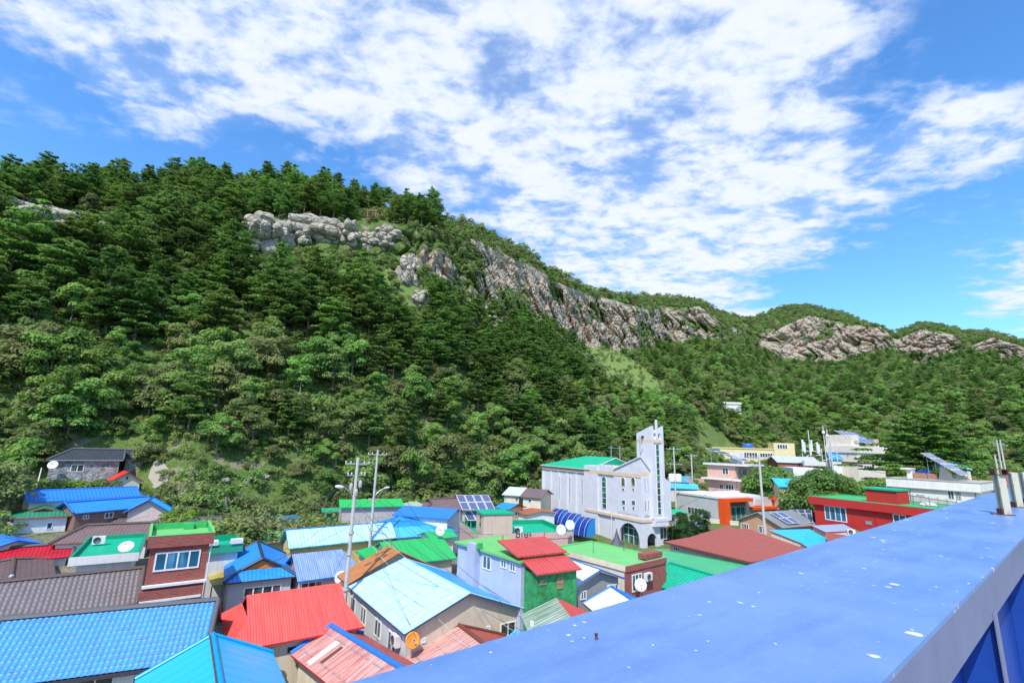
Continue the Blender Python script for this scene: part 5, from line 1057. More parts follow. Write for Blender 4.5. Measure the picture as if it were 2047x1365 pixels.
# ================================================================ poles, lamps, wires
CONC=simple('pole_concrete',(.50,.49,.47),.85,bscale=6)
def pole(name,label,top,bot_x,zb,dist,arms,r0=.17,r1=.10,mat=None,group='utility poles',base=None):
    p=PD(bot_x[0],bot_x[1],dist); tp=ray(*top); z=CAMZ+tp[2]/math.hypot(tp[0],tp[1])*math.hypot(p[0],p[1]); hh=float(z-zb)
    r=empty(name,label,'utility pole',(p[0],p[1],zb),0,group); b=MB(); b.tube([(0,0,0),(0,0,hh)],[r0,r1],10); b.build('pole',mat or CONC,r)
    a0=math.atan2(p[0],p[1])
    for (dz,half,ang) in arms:
        a=ang-a0; c,s=math.cos(a),math.sin(a); b=MB(); off=r1+.06; b.bar((-half*c,-half*s,hh-dz),(half*c,half*s,hh-dz),.09,.09); b.build('crossarm',GAL,r)
        for k in (-.95,-.55,.55,.95):
            b=MB(); b.lathe((half*c*k,half*s*k,hh-dz+.045),(0,0,1),[(.03,0),(.05,.04),(.035,.07),(.05,.1),(.02,.14),(0,.15)],7); b.build('insulator',simple('porcelain',(.75,.75,.74),.3),r)
    r['hh']=hh; return r,p,hh
p1r,p1,h1=pole('utility_pole','nearer grey concrete utility pole with two crossarms and left pointing lamp, mid left',(716,914),(690,1190),0.3,37.5,[(.45,.85,.1),(1.25,.7,.5)],.16,.11)
p2r,p2,h2_=pole('utility_pole','second concrete utility pole with thin crossarms and right pointing lamp behind the blue roofs',(761,899),(743,1045),1.0,55,[(.5,1.0,-.1),(5.2,.5,-.1),(6.9,.8,-.2)],.17,.11)
def lamp(root,p,ang,z,L_,hd):
    r=empty('street_lamp',hd,'street lamp',(p[0],p[1],z),ang,'street lamps'); b=MB(); b.tube([(0,0,-.5),(L_*.3,0,.1),(L_*.75,0,.45)],.035,6); b.tube([(0,0,-.05),(L_*.3,0,.1)],.03,6); b.build('arm',GAL,r)
    b=MB(); b.lathe((L_*.7,0,.42),(1,0,.12),[(.02,0),(.07,.06),(.11,.2),(.12,.42),(.08,.6),(0,.66)],10); b.build('head',simple('lamp_white',(.75,.72,.72),.35),r); return r
def zat(px,py,p): t_=ray(px,py); return float(CAMZ+t_[2]/math.hypot(t_[0],t_[1])*math.hypot(p[0],p[1]))
lamp(p1r,p1,math.pi+.62,zat(706,985,p1),1.15,'street lamp reaching left from the nearer utility pole'); lamp(p2r,p2,.62,zat(753,984,p2),1.5,'street lamp reaching right from the second utility pole')
b=MB()
for dx,dz in ((.35,2.1),(-.3,2.3),(.1,2.7)): b.lathe((dx,-.05,h1-dz),(0,0,1),[(.1,0),(.13,.1),(.13,.4),(.06,.5),(0,.52)],8)
b.build('switch_gear',simple('clamp_grey',(.40,.40,.40),.5),p1r)
for z in (3.5,5.8,7.2): b=MB(); b.lathe((0,0,z),(0,0,1),[(.19,0),(.2,.02),(.2,.12),(.17,.14)],10); b.build('clamp',simple('clamp_grey',(.40,.40,.40),.5),p1r)
oth=[((1348,893),(1351,1000),92,2.0,[(.4,1.3,0),(3.0,1.3,0)],'tall white utility pole with two crossarms right behind the church tower'),((1384,907),(1384,955),118,3.5,[(.4,1.3,0)],'thin white pole with one crossarm right of the church'),
 ((1518,908),(1529,1062),66,1.2,[(.3,1.2,.2)],'white concrete pole with a short crossarm in front of the orange house'),((1658,886),(1668,965),118,4,[],'bare slim white pole beside the telecom antennas'),
 ((1993,879),(2001,930),150,5,[(.8,1.1,0)],'left one of the twin thin poles at the far right'),((1998,879),(2008,930),150,5,[(1.2,1.1,0)],'right one of the twin thin poles at the far right'),
 ((1990,909),(1993,935),130,5,[],'short pole stump in front of the twin poles at far right'),((870,407),(869,440),0,0,[(.5,1.0,.3)],'lone utility pole on the crest of the hill against the sky')]
P3=None
for tp,bt,dd_,zb,arms,lab in oth:
    if dd_==0:
        g=PG(869,446); dd_=float(np.hypot(g[0],g[1])); zb=float(g[2])-.5
    else:
        pp=PD(bt[0],bt[1],dd_); zb=H(pp[0],pp[1])-.2
    rr,pp,hh=pole('utility_pole',lab,tp,bt,zb,dd_,arms,.17 if dd_<100 else .2,.12 if dd_<100 else .14)
    if tp[0]==1518: P3=(rr,pp,hh)
    if tp[0]==1348:
        b=MB(); b.lathe((-.6,-.1,hh-6.0),(0,0,1),[(.5,0),(.5,1.3),(0,1.4)],10); b.lathe((.6,-.1,hh-6.0),(0,0,1),[(.5,0),(.5,1.3),(0,1.4)],10); b.build('transformer',TRW,rr)
WIRE=simple('cable',(.05,.055,.05),.6); WIREL=simple('cable_pale',(.42,.44,.40),.6)
def wire(a,b_,sag,label,r=.014,mat=None,grp='overhead cables'):
    a=Vector([float(v) for v in a]); b2=Vector([float(v) for v in b_]); m_=MB(); pts=[a.lerp(b2,i/14)-a+Vector((0,0,-sag*4*(i/14)*(1-i/14))) for i in range(15)]
    m_.tube(pts,r,5); o=m_.build('cable',mat or WIRE); o.location=a; tag(o,label,'cable',grp)
T1=lambda dz,dx=0:(p1[0]+dx,p1[1],.3+h1-dz); T2=lambda dz,dx=0:(p2[0]+dx,p2[1],1.0+h2_-dz)
CHP=Wp(CH,0,0,ZF(1083,960))
wire(T1(3.0),Wp(CH,xh,-.1,ZF(1168,958)),1.0,'long pale cable from the nearer pole to the church side wall',.03,WIREL)
wire(T2(.5),Wp(CH,2,-.1,ZF(1090,952)),1.2,'thin cable from the second pole top to the church hall',.022)
wire(T1(.5),T2(.6),.4,'cable slung between the tops of the two mid left poles',.02,WIREL)
lg=[P(640,1022,4.5),P(600,1010,4.2),P(560,1040,4),P(500,1062,4)]
for i,q in enumerate(lg):
    wire(T1(1.2+.12*i,-.5),q,.7,['cable falling left from the nearer pole to the dark green shed','second cable falling left from the nearer pole into the bushes','third cable falling left from the nearer pole to the open white hut','lowest cable falling left from the nearer pole to the pale green roof'][i],.018,WIRE)
wl=[(T1(3.9),(1030,1262,3.4),'cable from the nearer pole across the pale blue roof to the beige gable window'),(T1(4.4),(985,1340,2.6),'cable from the nearer pole to the salmon roof'),(T1(2.2),(830,1270,3.6),'cable from the nearer pole to the near corner of the pale blue roof'),
 (T2(5.0),(1040,1214,3.8),'cable from the second pole over the green roof to the pale blue eave'),(T2(5.4),(1020,1205,3.9),'neighbouring cable from the second pole over the green roof'),(T2(6.9),(1000,1200,3.9),'lower cable from the second pole over the green roof'),(T2(4.4),(916,1090,5.6),'cable from the second pole to the lavender house corner'),
 (T1(5.0),(1075,1275,3.0),'cable from the nearer pole down to the patchy green roof')]
wl+=[(T1(1.3,.5),(1085,1268,3.2),'upper cable from the nearer pole to the patchy green roof'),(T1(2.0,.4),(912,1088,6.8),'cable from the nearer pole to the back corner of the lavender house'),(T2(6.8,.6),(985,1068,5.8),'cable from the second pole to the pink guest house'),(T2(5.3,-.4),(600,1060,4.6),'cable from the second pole to the orange ridged roof'),(T1(3.2,-.2),(520,1140,4.0),'cable from the nearer pole to the black ridged blue roof'),(T1(4.8,-.2),(420,1160,4.0),'low cable from the nearer pole to the brick tower'),(T1(5.6,.1),(640,1180,4.2),'short service drop from the nearer pole to the red roof')]
for a,q,l in wl: wire(a,P(*q),.35,l,.013,WIREL if 'salmon' in l or 'beige' in l else WIRE)
wire(P(437,1120,3.8),P(690,1083,4.6),.3,'dark cable stretched over the black ridged blue roof',.02)
wire(P(-30,990,8),P(285,990,7.6),.3,'cable crossing in front of the long blue metal roof',.015); wire(P(-20,1085,5.5),P(112,1058,5.6),.15,'cable over the glossy blue roof at left',.014); wire(P(-20,1078,5.6),P(300,1030,6.2),.3,'upper cable over the left roofs',.014)
wire((P3[1][0],P3[1][1],1.2+P3[2]-1),P(1345,1018,5.5),.5,'cable from the white concrete pole to the small green roofed house',.018)
g1=PG(1040,640); g2=PG(1265,825); wire((g1[0],g1[1],g1[2]+9),(g2[0],g2[1],g2[2]+9),3,'long pale cable running down the wooded slope above the church',.035,WIREL)
# lookout frame and wooden deck on the hill
g=PG(744,441); r=empty('lookout','small wooden lookout frame on the rocky ledge under the crest','lookout',(g[0],g[1],g[2]-.3)); WOOD=simple('weathered_wood',(.28,.15,.08),.8,bscale=6)
b=MB()
for x in (-1.3,1.3):
    for y in (-1,1): b.bar((x,y,0),(x,y,3.2),.25,.25)
b.bar((-1.7,-1,3.2),(1.7,-1,3.2),.3,.3); b.bar((-1.7,1,3.2),(1.7,1,3.2),.3,.3); b.build('frame',WOOD,r); b=MB(); b.box(-1.8,1.8,-1.3,1.3,.2,.45); b.box(-1.8,1.8,-1.32,-1.22,1.0,1.15); b.build('deck',WOOD,r)
g0=PG(432,868); g=PG(466,868); r=empty('wooden_deck','reddish wooden viewing deck with railing on the lower slope','deck',(g[0],g[1],g[2]+.2),.35)
b=MB(); b.box(-2.9,2.9,-.1,3,0,1.1); b.build('deck_base',simple('deck_wood',(.42,.22,.15),.8,bscale=5),r)
for k in range(8): b=MB(); b.box(-2.9+k*.81,-2.8+k*.81,-.2,-.101,0,2.1); b.build('rail_post',WOOD,r)
b=MB(); b.box(-3,3,-.24,-.201,1.9,2.0); b.box(-3,3,-.24,-.201,1.4,1.5); b.build('rail',WOOD,r)
g2=PG(415,890); g3=PG(325,925); 
for (a,c,lab) in ((g0,g2,'upper flight of brown fence climbing to the wooden deck'),(PG(345,915),PG(318,928),'short brown fence by the path right of the stone house')):
    v=c-a; Lf=float(np.linalg.norm(v)); r=empty('fence',lab,'fence',(a[0],a[1],a[2]),0,'brown path fences'); b=MB(); n=6
    for k in range(n+1): q=v*k/n; b.bar((q[0],q[1],q[2]-.3),(q[0],q[1],q[2]+1.1),.12,.12)
    b.build('posts',WOOD,r); b=MB(); b.bar((0,0,1.05),(v[0],v[1],v[2]+1.05),.1,.1); b.bar((0,0,.6),(v[0],v[1],v[2]+.6),.1,.1); b.build('rail',WOOD,r)
# parked car by the topiary
p=P(1392,1068,1.2); r=empty('parked_car','silver blue car parked by the clipped bushes below the cream wall','car',(p[0],p[1],H(p[0],p[1])-.0),math.radians(-150)); zc=.15
CB=simple('car_paint',(.45,.52,.60),.25,.4)
pr_=[(-2.2,.35),(-2.2,.8),(-1.5,.95),(-.9,1.45),(.7,1.5),(1.4,1.0),(2.15,.85),(2.25,.4)]
b=MB(); b.prism([(x,-.85,z) for x,z in pr_],[(x,.85,z) for x,z in pr_]); b.build('body',CB,r)
b=MB(); gl=[(-1.35,.98),(-.85,1.38),(.65,1.42),(1.2,1.03)]; b.prism([(x,-.86,z) for x,z in gl],[(x,-.853,z) for x,z in gl]); b.prism([(x,.853,z) for x,z in gl],[(x,.86,z) for x,z in gl]); b.build('side_window',BLKG,r)
b=MB(); b.slab([(1.36,-.7,1.04),(1.36,.7,1.04),(.76,.7,1.48),(.76,-.7,1.48)],.01); b.build('windscreen',BLKG,r)
for x in (-1.4,1.4):
    for y in (-.8,.8): b=MB(); b.lathe((x,y-.1,.33),(0,1,0),[(0,0),(.32,0),(.33,.05),(.33,.15),(.32,.2),(0,.2)],14); b.build('wheel',simple('tyre',(.02,.02,.02),.8),r)
# far right waterfront bits seen past the post stubs
p=PD(2004,985,30); p=PD(1975,962,120); r=empty('beach_kiosk','yellow and blue kiosk canopies with a pink banner at far right','kiosk',(p[0],p[1],H(p[0],p[1])))
b=MB(); b.slab([(-3,-2,4.2),(5,-2,4.2),(5,2,4.8),(-3,2,4.8)],.15); b.build('yellow_canopy',simple('can_yel',(.65,.42,.12),.6),r); b=MB(); b.slab([(2,-4,3.2),(12,-4,3.2),(12,-1,3.7),(2,-1,3.7)],.15); b.box(3,11,-3.6,-1.4,0,3); b.build('blue_canopy',simple('can_blue',(.03,.2,.55),.6),r)
b=MB(); b.box(.2,1.4,-3.1,-3,2,6.5); b.build('banner',simple('banner',(.65,.12,.25),.7),r); b=MB(); 
for x in (-2.6,4.6,.8): b.box(x-.08,x+.08,-.08,.08,0,4.2)
b.build('post',GAL,r)
# pale road strip at far right
b=MB(); a=[PG(1965,1010),PG(2040,1010),PG(2040,945),PG(1975,945)]
rd=[(PG(1962,985)),(PG(1990,985)),(PG(2010,945)),(PG(1990,940))]
def strip(name,pts,mat,w,dz=.06,lab=None,kind='structure'):
    b=MB(); pts=[np.array(p) for p in pts]; rows_=[]
    for i,p in enumerate(pts):
        d_=pts[min(i+1,len(pts)-1)]-pts[max(i-1,0)]; n=np.array((-d_[1],d_[0],0)); n/=np.linalg.norm(n)+1e-9; rows_.append([(*(p+n*w/2)[:2],H(*(p+n*w/2)[:2])+dz),(*(p)[:2],H(*p[:2])+dz),(*(p-n*w/2)[:2],H(*(p-n*w/2)[:2])+dz)])
    b.grid(rows_); o=b.build(name,mat); tag(o,lab,None,kind=kind)
ct=[PD(1974,1000,d) for d in np.linspace(62,150,24)]; strip('road',ct,paint((.42,.41,.39),.2,.9),5,lab='pale concrete road climbing past the white flat building')
strip('road_line',[p+np.array((2.1,.0,0)) for p in ct],simple('line_white',(.7,.7,.7),.7),.2,.1,'white edge line of the road')
strip('alley',[P(840,1340,0)+np.array((math.sin(.52)*0-t_*.5,t_*.87,0)) for t_ in np.linspace(-8,28,20)],simple('alley_concrete',(.30,.29,.27),.9,bscale=3),2.2,.03,'grey concrete alley between the houses')
strip('path',[PG(*q) for q in ((318,975),(322,962),(312,945),(316,930),(330,918))],simple('path_dirt',(.34,.30,.25),.95,bscale=3),1.6,.12,'pale footpath beside the red roofed shed')
# ================================================================ vegetation
def tri_mesh(name,C_,N_,S_,T_,mat):
    n=len(C_); N_=N_/np.linalg.norm(N_,axis=1,keepdims=True); R_=RNG.normal(size=(n,3)); t=np.cross(N_,R_); t/=np.linalg.norm(t,axis=1,keepdims=True)+1e-9; b=np.cross(N_,t)
    S_=S_[:,None]; v=np.stack([C_+t*S_,C_-t*S_*.55+b*S_*.62,C_-t*S_*.55-b*S_*.62],1).reshape(-1,3)
    me=bpy.data.meshes.new(name); me.vertices.add(3*n); me.vertices.foreach_set('co',v.astype(np.float32).ravel()); me.loops.add(3*n); me.loops.foreach_set('vertex_index',np.arange(3*n,dtype=np.int32))
    me.polygons.add(n); me.polygons.foreach_set('loop_start',np.arange(0,3*n,3,dtype=np.int32)); me.update(); me.validate()
    a=me.attributes.new('tint','FLOAT','POINT'); a.data.foreach_set('value',np.repeat(T_,3).astype(np.float32)); me.materials.append(mat); return me
def foliage(key,a,b,c,hv=.5):
    m=newmat(key); t=NT(m); ti=t.n('ShaderNodeAttribute',attribute_name='tint').outputs['Fac']; rnd=t.n('ShaderNodeObjectInfo').outputs['Random']
    col=t.mix(ti,a,b); col=t.mix(t.math('MULTIPLY',t.ramp(rnd,.45,1.0),hv),col,c)
    col=t.n('ShaderNodeHueSaturation',{'Hue':t.math('MULTIPLY_ADD',t.math('FRACT',t.math('MULTIPLY',rnd,7.3)),.03,.485),'Saturation':1.0,'Value':t.math('MULTIPLY_ADD',t.math('FRACT',t.math('MULTIPLY',rnd,3.7)),.5,.75),'Color':col}).outputs[0]
    d=t.n('ShaderNodeBsdfPrincipled',{'Base Color':col,'Roughness':.6,'Specular IOR Level':.25}); tr=t.n('ShaderNodeBsdfTranslucent',{'Color':col})
    mx=t.n('ShaderNodeMixShader',{0:.42,1:d.outputs[0],2:tr.outputs[0]}); o=t.n('ShaderNodeOutputMaterial'); t.t.links.new(mx.outputs[0],o.inputs[0]); return m
FP=foliage('pine_needles',(.055,.13,.035),(.22,.36,.075),(.20,.30,.08),.5)
FB=foliage('broad_leaves',(.085,.20,.045),(.28,.45,.10),(.25,.27,.10),.75)
FS=foliage('shrub_leaves',(.10,.20,.045),(.29,.42,.11),(.32,.36,.13),.6)
FB2=foliage('fresh_leaves',(.11,.24,.045),(.32,.50,.11),(.34,.42,.12),.5)
FB3=foliage('olive_leaves',(.12,.17,.05),(.34,.38,.14),(.30,.28,.13),.5)
FP2=foliage('light_pine_needles',(.07,.17,.04),(.27,.43,.08),(.22,.34,.09),.5)
FY=foliage('yellow_green_leaves',(.16,.26,.03),(.30,.40,.05),(.3,.4,.06),.2)
BARK=simple('pine_bark',(.22,.16,.12),.9,bscale=5); BARK2=simple('grey_bark',(.20,.18,.15),.9,bscale=5)
def pine(seed,Hh=10.,R=3.0,base=.30,flat=.0,whorls=9,leaf=.23,per=62):
    r=np.random.default_rng(seed); C_=[];N_=[];S_=[];T_=[]; limbs=MB(); lean=r.normal(0,.8,2)
    tp=lambda f:(lean[0]*f*f,lean[1]*f*f,Hh*f); limbs.tube([tp(f) for f in (0,.25,.5,.75,.97)],[.20*Hh/10,.17*Hh/10,.12*Hh/10,.07*Hh/10,.02],7)
    for w_ in range(whorls):
        f=base+(1-base)*(w_+r.uniform(-.25,.25))/(whorls-.6); f=min(f,.99); g=(f-base)/(1-base); g=max(0,g)
        rad=R*((1-g)**.65*.92+.12)*(.7+.3*min(1,g*4+.3)); nb=int(4+3*(1-g)+r.integers(0,2)); a0=r.uniform(0,6.28); cx,cy,cz=tp(f)
        for k in range(nb):
            a=a0+6.283*k/nb+r.normal(0,.25); rr=rad*r.uniform(.5,1.3)*(1+.25*math.cos(a-seed)); up=r.uniform(-.05,.22)+.25*g
            ex,ey=math.cos(a),math.sin(a); 
            if w_<5: limbs.tube([(cx,cy,cz),(cx+ex*rr*.9,cy+ey*rr*.9,cz+rr*up*.8)],[.06,.02],4,caps=False)
            tb=r.uniform(.1,1)
            for tt in ((.4,.7,1.0) if rr>1.6 else (.55,1.0)):
                pr_=(.50+.16*rr)*r.uniform(.75,1.2)*(1.0 if g<.85 else .7); px=cx+ex*rr*tt+r.normal(0,.15); py=cy+ey*rr*tt+r.normal(0,.15); pz=cz+rr*tt*up+r.normal(0,.12)
                n=int(per*pr_); q=r.normal(size=(n,3)); q/=np.linalg.norm(q,axis=1,keepdims=True); q*=(r.uniform(0,1,(n,1))**.45)
                dome=.16*(1-(q[:,:1]**2+q[:,1:2]**2)); C_.append(np.array((px,py,pz))+q*np.array((pr_,pr_,.17))+np.concatenate([np.zeros((n,2)),dome],1))
                N_.append(np.array((0,0,1.15))+q*.45+r.normal(0,.42,(n,3))); S_.append(leaf*r.uniform(.6,1.25,n)); T_.append(np.clip(tb*.6+r.uniform(0,.4,n),0,1))
    return tri_mesh('pine_crown',np.concatenate(C_),np.concatenate(N_),np.concatenate(S_),np.concatenate(T_),FP),limbs
def broad(seed,Hh=6.5,R=2.7,nb=16,per=230,leaf=.21,mat=None,low=.28,name='crown'):
    r=np.random.default_rng(seed); C_=[];N_=[];S_=[];T_=[]; limbs=MB(); limbs.tube([(0,0,-.3),(.1,.05,Hh*.3),(0,0,Hh*.62)],[.16,.12,.05],6)
    for k in range(nb):
        a=r.uniform(0,6.283); e=r.uniform(0,1)**.6; zf=r.uniform(low,.92); rad=R*e*math.sqrt(max(.05,1-((zf-.45)/.62)**2)); c=np.array((rad*math.cos(a),rad*math.sin(a),Hh*zf))
        br=R*r.uniform(.30,.48); tb=r.uniform(0,1); limbs.tube([(0,0,Hh*.3),tuple(c*.95)],[.07,.02],4,caps=False)
        n=int(per*(br/1.0)**1.2); q=r.normal(size=(n,3)); q/=np.linalg.norm(q,axis=1,keepdims=True); q[:,2]=np.where(q[:,2]<-.3,-q[:,2],q[:,2]); rr=br*(.72+.34*r.uniform(0,1,(n,1))**.7)*(1+.16*np.sin(q[:,:1]*7+k)*np.cos(q[:,1:2]*6))
        C_.append(c+q*rr*np.array((1,1,.72))); N_.append(q*.9+np.array((0,0,.45))+r.normal(0,.38,(n,3))); S_.append(leaf*r.uniform(.55,1.3,n)); T_.append(np.clip(tb*.55+r.uniform(0,.45,n),0,1))
    return tri_mesh(name,np.concatenate(C_),np.concatenate(N_),np.concatenate(S_),np.concatenate(T_),mat or FB),limbs
PV=[];BV=[];SV=[]
for i in range(6):
    m_,l=pine(100+i,Hh=[10,11,9,10.5,9.5,10][i],R=[2.9,3.3,2.6,3.1,2.7,3.4][i],base=[.32,.25,.36,.22,.4,.3][i],whorls=[9,10,8,10,8,9][i]); PV.append((m_,l))
for i in range(5): BV.append(broad(200+i,[6.5,7,6,7.5,6.2][i],[2.7,2.9,2.5,2.6,3.1][i],[17,19,15,18,20][i]))
for i in (2,3): BV[i][0].materials[0]=FB2
BV[4][0].materials[0]=FB3
for i in (1,4): PV[i][0].materials[0]=FP2
for i in range(4): SV.append(broad(300+i,1.9,1.45,9,170,.15,FS if i!=2 else FB3,low=.05))
def limb_mesh(l,mat,nm):
    o=l.build(nm,mat); me=o.data; bpy.data.objects.remove(o); return me
PT=[limb_mesh(l,BARK,'trunk') for _,l in PV]; BT_=[limb_mesh(l,BARK2,'trunk') for _,l in BV]; ST_=[limb_mesh(l,BARK2,'stem') for _,l in SV]
KIND={'pine':(PV,PT,'pine_tree','pine tree','trunk'),'broad':(BV,BT_,'broadleaf_tree','tree','trunk'),'shrub':(SV,ST_,'shrub','shrub','stem')}
def plant(kind,vi,p,s,rz,label,group,sz=None):
    V_,T_,nm,cat,tn=KIND[kind]; r=empty(nm,label,cat,p,rz,group); r.scale=(s,s,s*(sz or 1))
    c=bpy.data.objects.new('crown',V_[vi][0]); COL.objects.link(c); c.parent=r; t_=bpy.data.objects.new(tn,T_[vi]); COL.objects.link(t_); t_.parent=r; return r
# footprints to keep clear
FPS=[(b_.p0[:2],b_.e1[:2],b_.e2[:2],b_.L,b_.W) for b_ in BLDS]
def inbld(x,y,m=1.6):
    for p,a,b_,L_,W_ in FPS:
        q=np.array((x,y))-p; u=q@a; v=q@b_
        if -m<u<L_+m and -m<v<W_+m: return True
    return False
CHR=CH
OUT=[(85,437,105,30,3.4),(20,425,45,26,3),(190,458,34,14,2),(528,468,52,40,4.5),(505,478,22,18,2),(560,470,24,34,3),(648,460,62,26,3),(700,470,34,24,2.5),(602,470,24,18,2),(735,480,24,16,2),(770,487,24,15,2),(817,545,20,34,3),(775,468,26,14,2),(106,487,18,10,1.5),(130,500,14,9,1.2),(840,600,18,22,2),(905,690,22,18,2),(880,655,18,16,2)]
cand=[]; rnd=random.Random(5)
def bands():
    for (d0,d1,s) in ((55,160,3.9),(160,300,4.9),(300,600,6.3)):
        nx=int(d1/s)+2
        for i in range(-nx,nx):
            for j in range(0,nx):
                x=(i+rnd.uniform(-.42,.42))*s; y=(j+rnd.uniform(-.42,.42))*s; d=math.hypot(x,y)
                if d0<=d<d1: yield x,y,d
for x,y,d in bands():
    az=math.atan2(x,y)
    if abs(az)>1.0: continue
    ds,zs=prof(az); ds=[float(v) for v in ds]
    if d<ds[1] or d>ds[6]+14: continue
    z=H(x,y); q=proj((x,y,z+4))
    if q is None or q[0]<-170 or q[0]>2180: continue
    px,py=proj((x,y,z)); k=sum(d>=v for v in ds)-1   # 1: A0-A 2: A-B 3: B-C 4: cliff 5: D-E 6 behind
    u=rnd.random(); kind=None; s=1; zone=''
    if k<=2 and inbld(x,y,2.2 if d<84 else .5): continue
    if any(abs(px-o[0])<o[2]*.75+4 and o[1]+o[3]*.4<py<o[1]+o[3]+44 for o in OUT[:6]) : continue
    if any(abs(px-o[0])<o[2]*.8 and o[1]-8<py<o[1]+88 for o in OUT[:3]) : continue
    if 712<px<785 and 425<py<500: continue
    if 1390<px<2100 and d<182 or 1310<px<=1390 and d<125: continue
    if k==1:
        if px<640 and py<912 and not inbld(x,y,2.2): kind='broad' if u<.6 else 'shrub'; s=rnd.uniform(.7,1.1) if kind=='broad' else rnd.uniform(1.4,2.2); zone='low'
        elif px<330 or px>1250 or inbld(x,y,3): 
            if px>1250 and px<2100 and d>ds[1]+(ds[2]-ds[1])*.55 and u<.8 and not inbld(x,y,4): kind='broad' if u<.5 else 'pine'; s=rnd.uniform(.6,.9); zone='edge'
            else: continue
        else:
            if inpoly(px,py,TERRA):
                if u<.38: kind='shrub'; s=rnd.uniform(.6,1.3); zone='terrace'
            elif u<.92: kind='shrub' if u<.72 or py>1000 else 'broad'; s=rnd.uniform(1.1,2.2) if kind=='shrub' else rnd.uniform(.5,.8); zone='edge'
    elif k==2:
        near=(d-ds[2])/(ds[3]-ds[2])
        if px<1170:
            if inpoly(px,py,TERRA): 
                if u<.5: kind='shrub'; s=rnd.uniform(.7,1.5); zone='terrace'
            else:
                f_p=.10 if px<700 else .22+.3*near
                kind='pine' if u<f_p else ('broad' if u<.8 else 'shrub'); s=rnd.uniform(.65,1.35) if kind=='broad' else (rnd.uniform(.7,1.0) if kind=='pine' else rnd.uniform(1.5,2.6)); zone='low'
                if near<.35 and px<700 and kind!='shrub': s*=.7
        else: kind='pine' if u<.42 else 'broad'; s=rnd.uniform(.75,1.05) if kind=='broad' else rnd.uniform(.6,.85); zone='right'
    elif k==3:
        if inpoly(px,py,GRASS): 
            if u<.12: kind='shrub'; s=.8; zone='grass'
        elif inpoly(px,py,SCRUB) or (560<px<850 and d>ds[3]+(ds[4]-ds[3])*.80): kind='shrub' if u<.85 else None; s=rnd.uniform(.7,1.5); zone='scrub'
        elif px<1170:
            kind='pine' if u<.86 else 'broad'; s=rnd.choice((.7,.85,1.0,1.15,1.3,1.45))*rnd.uniform(.9,1.1) if px<900 else rnd.uniform(.6,1.05); zone='slope'
            if u>.78: kind='broad'
            if kind=='broad': s*=.7
        else:
            kind='pine' if u<.38 else 'broad'; s=rnd.uniform(.55,.8); zone='right'
            if d>ds[4]-14: kind='shrub'; s=rnd.uniform(1,1.6)
    elif k==4:
        if px<800:
            if any(abs(px-o[0])<o[2]+8 and o[1]-50<py<o[1]+55 for o in OUT): kind='shrub' if u<.5 else None; s=rnd.uniform(.6,1.1)
            else: kind='pine' if u<.7 else 'shrub'; s=rnd.uniform(.8,1.1)
            zone='slope'
        else:
            x,y,d_,r_=cliffpt(az,d,z,(d-ds[4])/(ds[5]-ds[4]),px)
            if u<(.85 if r_<.38 else .12): kind='shrub'; s=rnd.uniform(.7,1.4); zone='cliff'; z+=.2
    elif k==5:
        if px<868:
            if px>560 and any(abs(px-o[0])<o[2]+8 and o[1]-20<py<o[1]+60 for o in OUT): kind='shrub' if u<.4 else None; s=.8; zone='slope'
            else: kind='pine' if u<.85 else 'broad'; s=rnd.uniform(.6,1.15)*(.8 if kind=='broad' else 1); zone='crest'
        else:
            kind='shrub' if u<.80 else ('pine' if u<.84 and 1130<px<1500 else 'broad'); s=(rnd.uniform(.7,1.2) if px<1170 else rnd.uniform(1.0,1.7)) if kind=='shrub' else rnd.uniform(.35,.5); zone='ridge'
    else:
        if px<868: kind='pine'; s=rnd.uniform(.75,1.05); zone='crest'
        else: kind='shrub'; s=rnd.uniform(1.1,1.8); zone='ridge'
    if not kind: continue
    if any(abs(px-o[0])<o[2]*.9 and o[1]-4<py<o[1]+o[3]+28 for o in OUT) and px<860 and kind!='shrub': 
        if py>o_top if False else True: s*=.55
    cand.append((kind,rnd.randrange(len(KIND[kind][0])),x,y,z,s,rnd.uniform(0,6.28),zone,px,py,d))
LAB={('pine','crest'):'dark green pine on the crest of the left hill, crowns against the sky',('pine','slope'):'tall layered pine on the steep slope under the left crest',('pine','low'):'pine rising among the broadleaf trees low on the left slope',('pine','right'):'small dark pine on the wooded slope to the right of the church',('pine','edge'):'small pine at the foot of the right hand slope behind the village',('pine','ridge'):'lone little pine on the bare ridge above the cliffs',
('broad','low'):'bushy broadleaf tree on the lower slope behind the village',('broad','right'):'low broadleaf tree on the wooded slope to the right of the church',('broad','slope'):'small broadleaf tree between the pines of the steep slope',('broad','crest'):'small broadleaf tree among the crest pines',('broad','edge'):'broadleaf tree at the foot of the right hand slope',('broad','ridge'):'low round tree on the ridge above the cliffs',
('shrub','terrace'):'low green shrub on the rocky terrace above the village',('shrub','edge'):'green shrub at the foot of the slope behind the roofs',('shrub','scrub'):'pale green shrub in the open scrub below the outcrops',('shrub','slope'):'shrub among the boulders of the left hill',('shrub','cliff'):'shrub growing on the cliff face',('shrub','ridge'):'wind cut shrub on the ridge above the cliffs',('shrub','low'):'big rounded bush filling gaps between the lower slope trees',('shrub','right'):'shrub just under the foot of the far cliffs',('shrub','grass'):'shrub on the light green grass slope'}
GRP={'pine':'pine trees on the hills','broad':'broadleaf trees on the hills','shrub':'shrubs on the hills'}
rest={}
